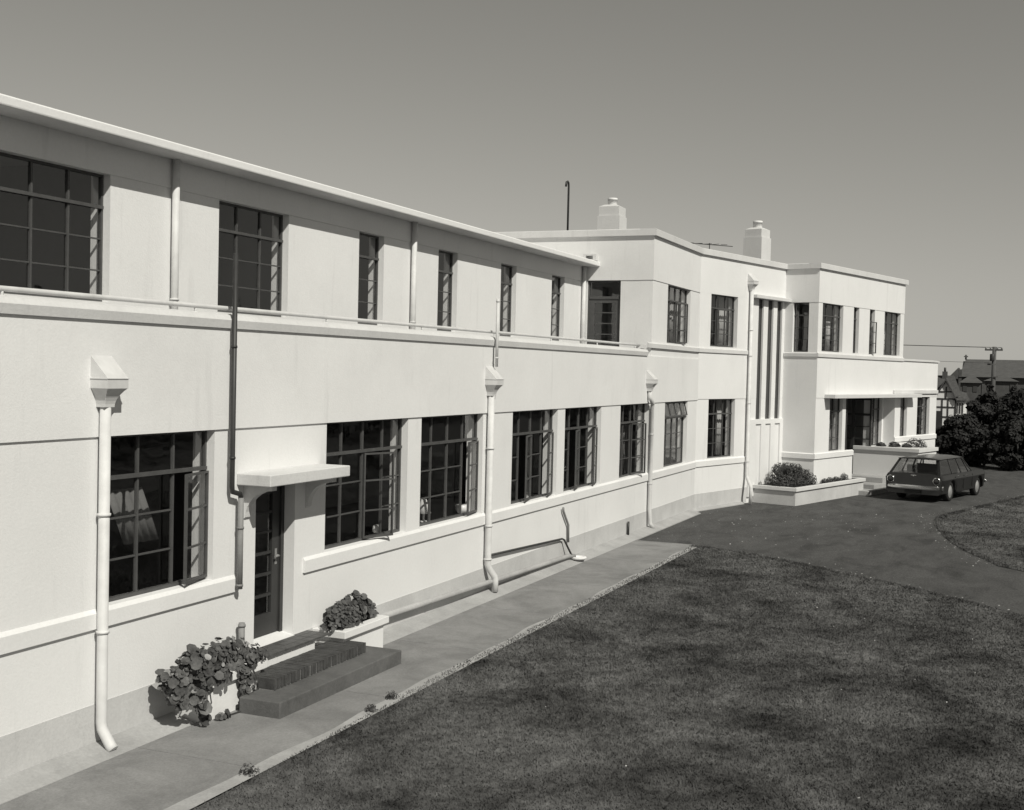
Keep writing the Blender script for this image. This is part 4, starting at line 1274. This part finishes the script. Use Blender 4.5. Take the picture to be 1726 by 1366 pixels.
    b.add(vs, fs, 0, True)
    o_ = b.build('bumper', chrome, t); o_.modifiers.new('edge', 'EDGE_SPLIT').split_angle = R(35)
    b = MB(fr=lambda x, y, z: (4.72 - x, y, z)); b.add(vs, fs, 0, True); b.build('bumper', chrome, t)
    for sg in (1, -1):
        b = MB(fr=lambda x, y, z: (-z + .028, sg * .745 + y, x + .70))
        b.lathe([(.105, -.05), (.125, .02), (.118, .045), (.098, .05)], (0, 0, 0), 24, 0, cap=False)
        b.lathe([(.100, .0), (.100, .035), (.05, .05), (.02, .052)], (0, 0, 0), 24, 1)
        b.build('tail_light', [chrome, lens], t)
        b = MB(fr=lambda x, y, z: (z + 4.66, sg * .66 + y, x + .66))
        b.lathe([(.10, -.02), (.112, .02), (.09, .05), (.03, .06)], (0, 0, 0), 20); b.build('headlight', chrome, t)
        for x in (1.55, 2.40):
            b = MB(); b.tube([(x, sg * .90, .80), (x + .02, sg * .925, .80), (x + .13, sg * .925, .80), (x + .15, sg * .90, .80)], .012, 6)
            b.build('door_handle', chrome, t)
        for a_ in AX:
            wfr = lambda x, y, z: (a_ + x, sg * (.66 + z), .32 + y)
            b = MB(fr=wfr)
            b.lathe([(.20, 0), (.30, 0), (.32, .03), (.32, .15), (.30, .185), (.215, .185), (.20, .17)], (0, 0, 0), 28, cap=False)
            wh = b.build('wheel', tyre, t)
            ORIG[wh.name] = (0, 0, 0)
            b = MB(fr=wfr)
            b.lathe([(.205, .10), (.215, .175), (.19, .168), (.16, .175), (.13, .20), (.06, .21), (.01, .212)], (0, 0, 0), 28)
            b.build('hubcap', hub, wh)
    # dark under body and arches
    b = MB(); b.box(.15, 4.5, -.62, .62, .24, .62); b.build('underbody', dark, t)
    b = MB(); b.box(-.055, -.035, -.26, .26, .28, .39); b.build('number_plate', dark, t)
    b = MB(); b.box(.0, .03, -.09, .09, .845, .862); b.box(.0, .025, -.02, .02, .82, .84); b.build('tailgate_handle', chrome, t)
    for sg in (1, -1):
      for x in (1.30, 2.15, 3.05):
        b = MB(); b.box(x - .004, x + .004, sg * .925 - .012, sg * .925 + .012, .36, .80); b.build('panel_gap', dark, t)
    for sg in (1, -1):
        b = MB(); b.box(.03, 3.9, sg * .936 - .004, sg * .936 + .004, .722, .734)
        b.build('side_trim', chrome, t)
    return t
rr = F(7.95, -3.02, .137)
CAR = car((rr[0], rr[1], .137), -BND, .895)
CAR.location = F(7.15, -3.15, .137)

# ------------------------------------------------------------------ things in the distance
h = thing('house', (80.2, -3.3, .1), 'half timbered house with a steep tiled gable right of the building', 'house')
b = MB(); b.box(79.7, 84, -3.6, 2.0, .1, 2.6); b.box(79.35, 82, -4.05, -2.85, .1, 2.45)
b.add([(79.35, -4.05, 2.45), (79.35, -2.85, 2.45), (79.35, -3.45, 3.5), (82, -4.05, 2.45), (82, -2.85, 2.45), (82, -3.45, 3.5)], [(0, 1, 2), (3, 5, 4), (0, 2, 5, 3), (1, 4, 5, 2)])
b.box(79.5, 82, -4.6, -4.05, .1, 2.35)
b.build('wall', M['stucco'], h)
b = MB()
for e0, e1 in (((-4.14, 2.28), (-3.45, 3.58)), ((-2.76, 2.28), (-3.45, 3.58))):
    b.add([(79.15, e0[0], e0[1]), (79.15, e1[0], e1[1]), (82.4, e1[0], e1[1]), (82.4, e0[0], e0[1]), (79.15, e0[0], e0[1] + .13), (79.15, e1[0], e1[1] + .16), (82.4, e1[0], e1[1] + .16), (82.4, e0[0], e0[1] + .13)],
          [(0, 1, 2, 3), (7, 6, 5, 4), (0, 4, 5, 1), (1, 5, 6, 2), (2, 6, 7, 3), (3, 7, 4, 0)])
b.add([(79.4, -4.2, 2.6), (79.4, 2.3, 2.6), (81.9, -3.8, 3.9), (81.9, 1.9, 3.9), (84.3, -4.2, 2.6), (84.3, 2.3, 2.6)], [(0, 2, 3, 1), (4, 5, 3, 2), (0, 4, 2), (1, 3, 5), (0, 1, 5, 4)])
b.add([(79.2, -4.75, 2.38), (79.2, -3.9, 2.38), (80.6, -4.6, 2.85), (80.6, -3.6, 3.1), (82.2, -4.75, 2.38), (82.2, -3.9, 2.38)], [(0, 2, 3, 1), (4, 5, 3, 2), (0, 4, 2), (1, 3, 5), (0, 1, 5, 4)])
b.build('roof', M['tilehung'], h)
b = MB()
for y in (-4.05, -3.62, -3.28, -2.87):
    b.box(79.30, 79.345, y - .03, y + .03, .2, 2.46)
for z in (1.35, 1.95, 2.46):
    b.box(79.31, 79.343, -4.05, -2.85, z - .035, z + .035)
b.box(79.3, 79.345, -3.52, -3.44, 2.5, 3.2); b.box(79.31, 79.343, -3.8, -3.1, 2.86, 2.93)
b.build('timber_frame', M['timber'], h)
b = MB(); b.box(79.30, 79.34, -3.22, -2.93, .3, 1.7)
b.build('doorway', M['door'], h)
for k in range(3):
    y = -4.52 + k * .15
    b = MB(); b.box(79.40, 79.49, y, y + .13, 1.5, 2.32)
    f_ = b.build('window', M['ornament'], h)
    b = MB(); b.box(79.38, 79.40, y + .03, y + .10, 1.58, 2.24); b.build('pane', M['door'], f_)
b = MB(); b.box(81.5, 81.9, -3.4, -3.1, 3.7, 4.15); b.lathe([(.07, 0), (.07, .25)], (81.7, -3.25, 4.15), 8)
b.build('chimney', M['brickwall'], h)

ch = thing('church', (129, -6, .1), 'large church with a long slate roof and gable finial on the skyline', 'church')
b = MB(); b.box(127.9, 134, -13, -2.3, .1, 3.95); b.add([(127.9, -2.3, 3.95), (134, -2.3, 3.95), (131, -2.3, 5.5), (127.9, -2.5, 3.95), (134, -2.5, 3.95), (131, -2.5, 5.5)], [(0, 1, 2), (3, 5, 4), (0, 3, 4, 1), (1, 4, 5, 2), (2, 5, 3, 0)])
b.box(128, 131, -2.3, -1.4, .1, 3.9); b.box(127.6, 128.1, -2.35, -2.05, .1, 4.65)
b.build('wall', M['brickwall'], ch)
b = MB(); b.add([(127.5, -13.2, 3.93), (127.5, -2.1, 3.93), (131, -13.2, 5.7), (131, -2.55, 5.7), (134.5, -13.2, 3.93), (134.5, -2.1, 3.93)], [(0, 2, 3, 1), (4, 5, 3, 2), (0, 4, 2), (1, 3, 5), (0, 1, 5, 4)])
b.add([(127.6, -1.0, 3.7), (131, -1.0, 3.7), (127.6, -2.0, 4.8), (131, -2.0, 4.8), (127.6, -2.1, 3.7), (131, -2.1, 3.7)], [(0, 1, 3, 2), (2, 3, 5, 4), (0, 2, 4), (1, 5, 3), (0, 4, 5, 1)])
b.build('roof', M['slate'], ch)
b = MB(); b.tube([(131, -2.55, 5.65), (131, -2.55, 6.15)], .09, 8); b.box(130.9, 131.1, -2.75, -2.35, 5.92, 6.02); b.build('finial', M['slate'], ch)
def bungalow(x, y0, y1, ze, za, label):
    t = thing('bungalow', (x + 2, (y0 + y1) / 2, .1), label, 'house', 'hipped roof bungalows below the church')
    b = MB(); b.box(x + .2, x + 3.8, y0 + .12, y1 - .12, .1, ze); b.build('wall', M['brickwall'], t)
    m_ = (y0 + y1) / 2; w_ = (y1 - y0) * .12
    b = MB(); b.add([(x, y0, ze), (x, y1, ze), (x + 4, y1, ze), (x + 4, y0, ze), (x + 2, m_ - w_, za), (x + 2, m_ + w_, za)], [(0, 1, 5, 4), (1, 2, 5), (2, 3, 4, 5), (3, 0, 4), (0, 3, 2, 1)]); b.build('roof', M['slate'], t)
    for yy in (y0 + .35, y1 - .6):
        b = MB(); b.box(x + .16, x + .199, yy, yy + .3, ze - .7, ze - .2); b.build('window', M['ornament_dark'], t)
bungalow(101, -4.95, -3.25, 3.42, 3.95, 'dark bungalow with a hipped roof below the church gable')
bungalow(102, -7.6, -5.0, 3.60, 4.0, 'hipped roof bungalow behind the utility pole')
def upole(y, label, z=.1):
    t = thing('utility_pole', (91.4, y, z), label, 'utility pole', 'utility poles carrying the wires')
    b = MB(); b.tube([(91.4, y, 0), (91.4, y, 3), (91.4, y, 6.0)], .17, 10, r1=.13); b.build('pole', M['pole'], t)
    b = MB(); b.box(91.28, 91.42, y - .55, y + .62, 5.72, 5.84); b.build('crossarm', M['pole'], t)
    b = MB(); b.box(91.28, 91.40, y - .1, y + .42, 4.72, 4.82); b.box(91.2, 91.4, y - .3, y + .1, 3.86, 3.93); b.build('crossarm', M['pole'], t)
    b = MB(); b.lathe([(.14, 0), (.16, .05), (.16, .45), (.12, .5)], (91.2, y + .12, 5.0), 12); b.build('transformer', M['iron'], t)
    for dy in (-.48, -.2, .25, .55):
        b = MB(); b.lathe([(.05, 0), (.06, .06), (.04, .12)], (91.35, y + dy, 5.84), 8); b.build('insulator', M['pipe_grey'], t)
upole(-5.93, 'weathered utility pole with crossarms and insulators right of the church')
upole(30.0, 'utility pole standing hidden beyond the building, holding the far end of the wires')
for k, (dy, dz0, zend) in enumerate(((.55, 5.95, 6.9), (-.48, 5.95, 6.85), (.3, 4.86, 6.0))):
    b = MB(); pts = []
    for i in range(25):
        t_ = i / 24
        pts.append((91.35 + .02 * k, -5.93 + dy + t_ * 35.9, dz0 + (zend - dz0) * t_ - .5 * 4 * t_ * (1 - t_) * .25))
    b.tube(pts, .022 if k < 2 else .012, 5)
    tag(b.build('wire', M['iron']), ['upper overhead wire running from the pole to the building', 'second overhead wire close beside the upper one', 'thin lower overhead wire left of the church'][k], 'wire', 'overhead wires')
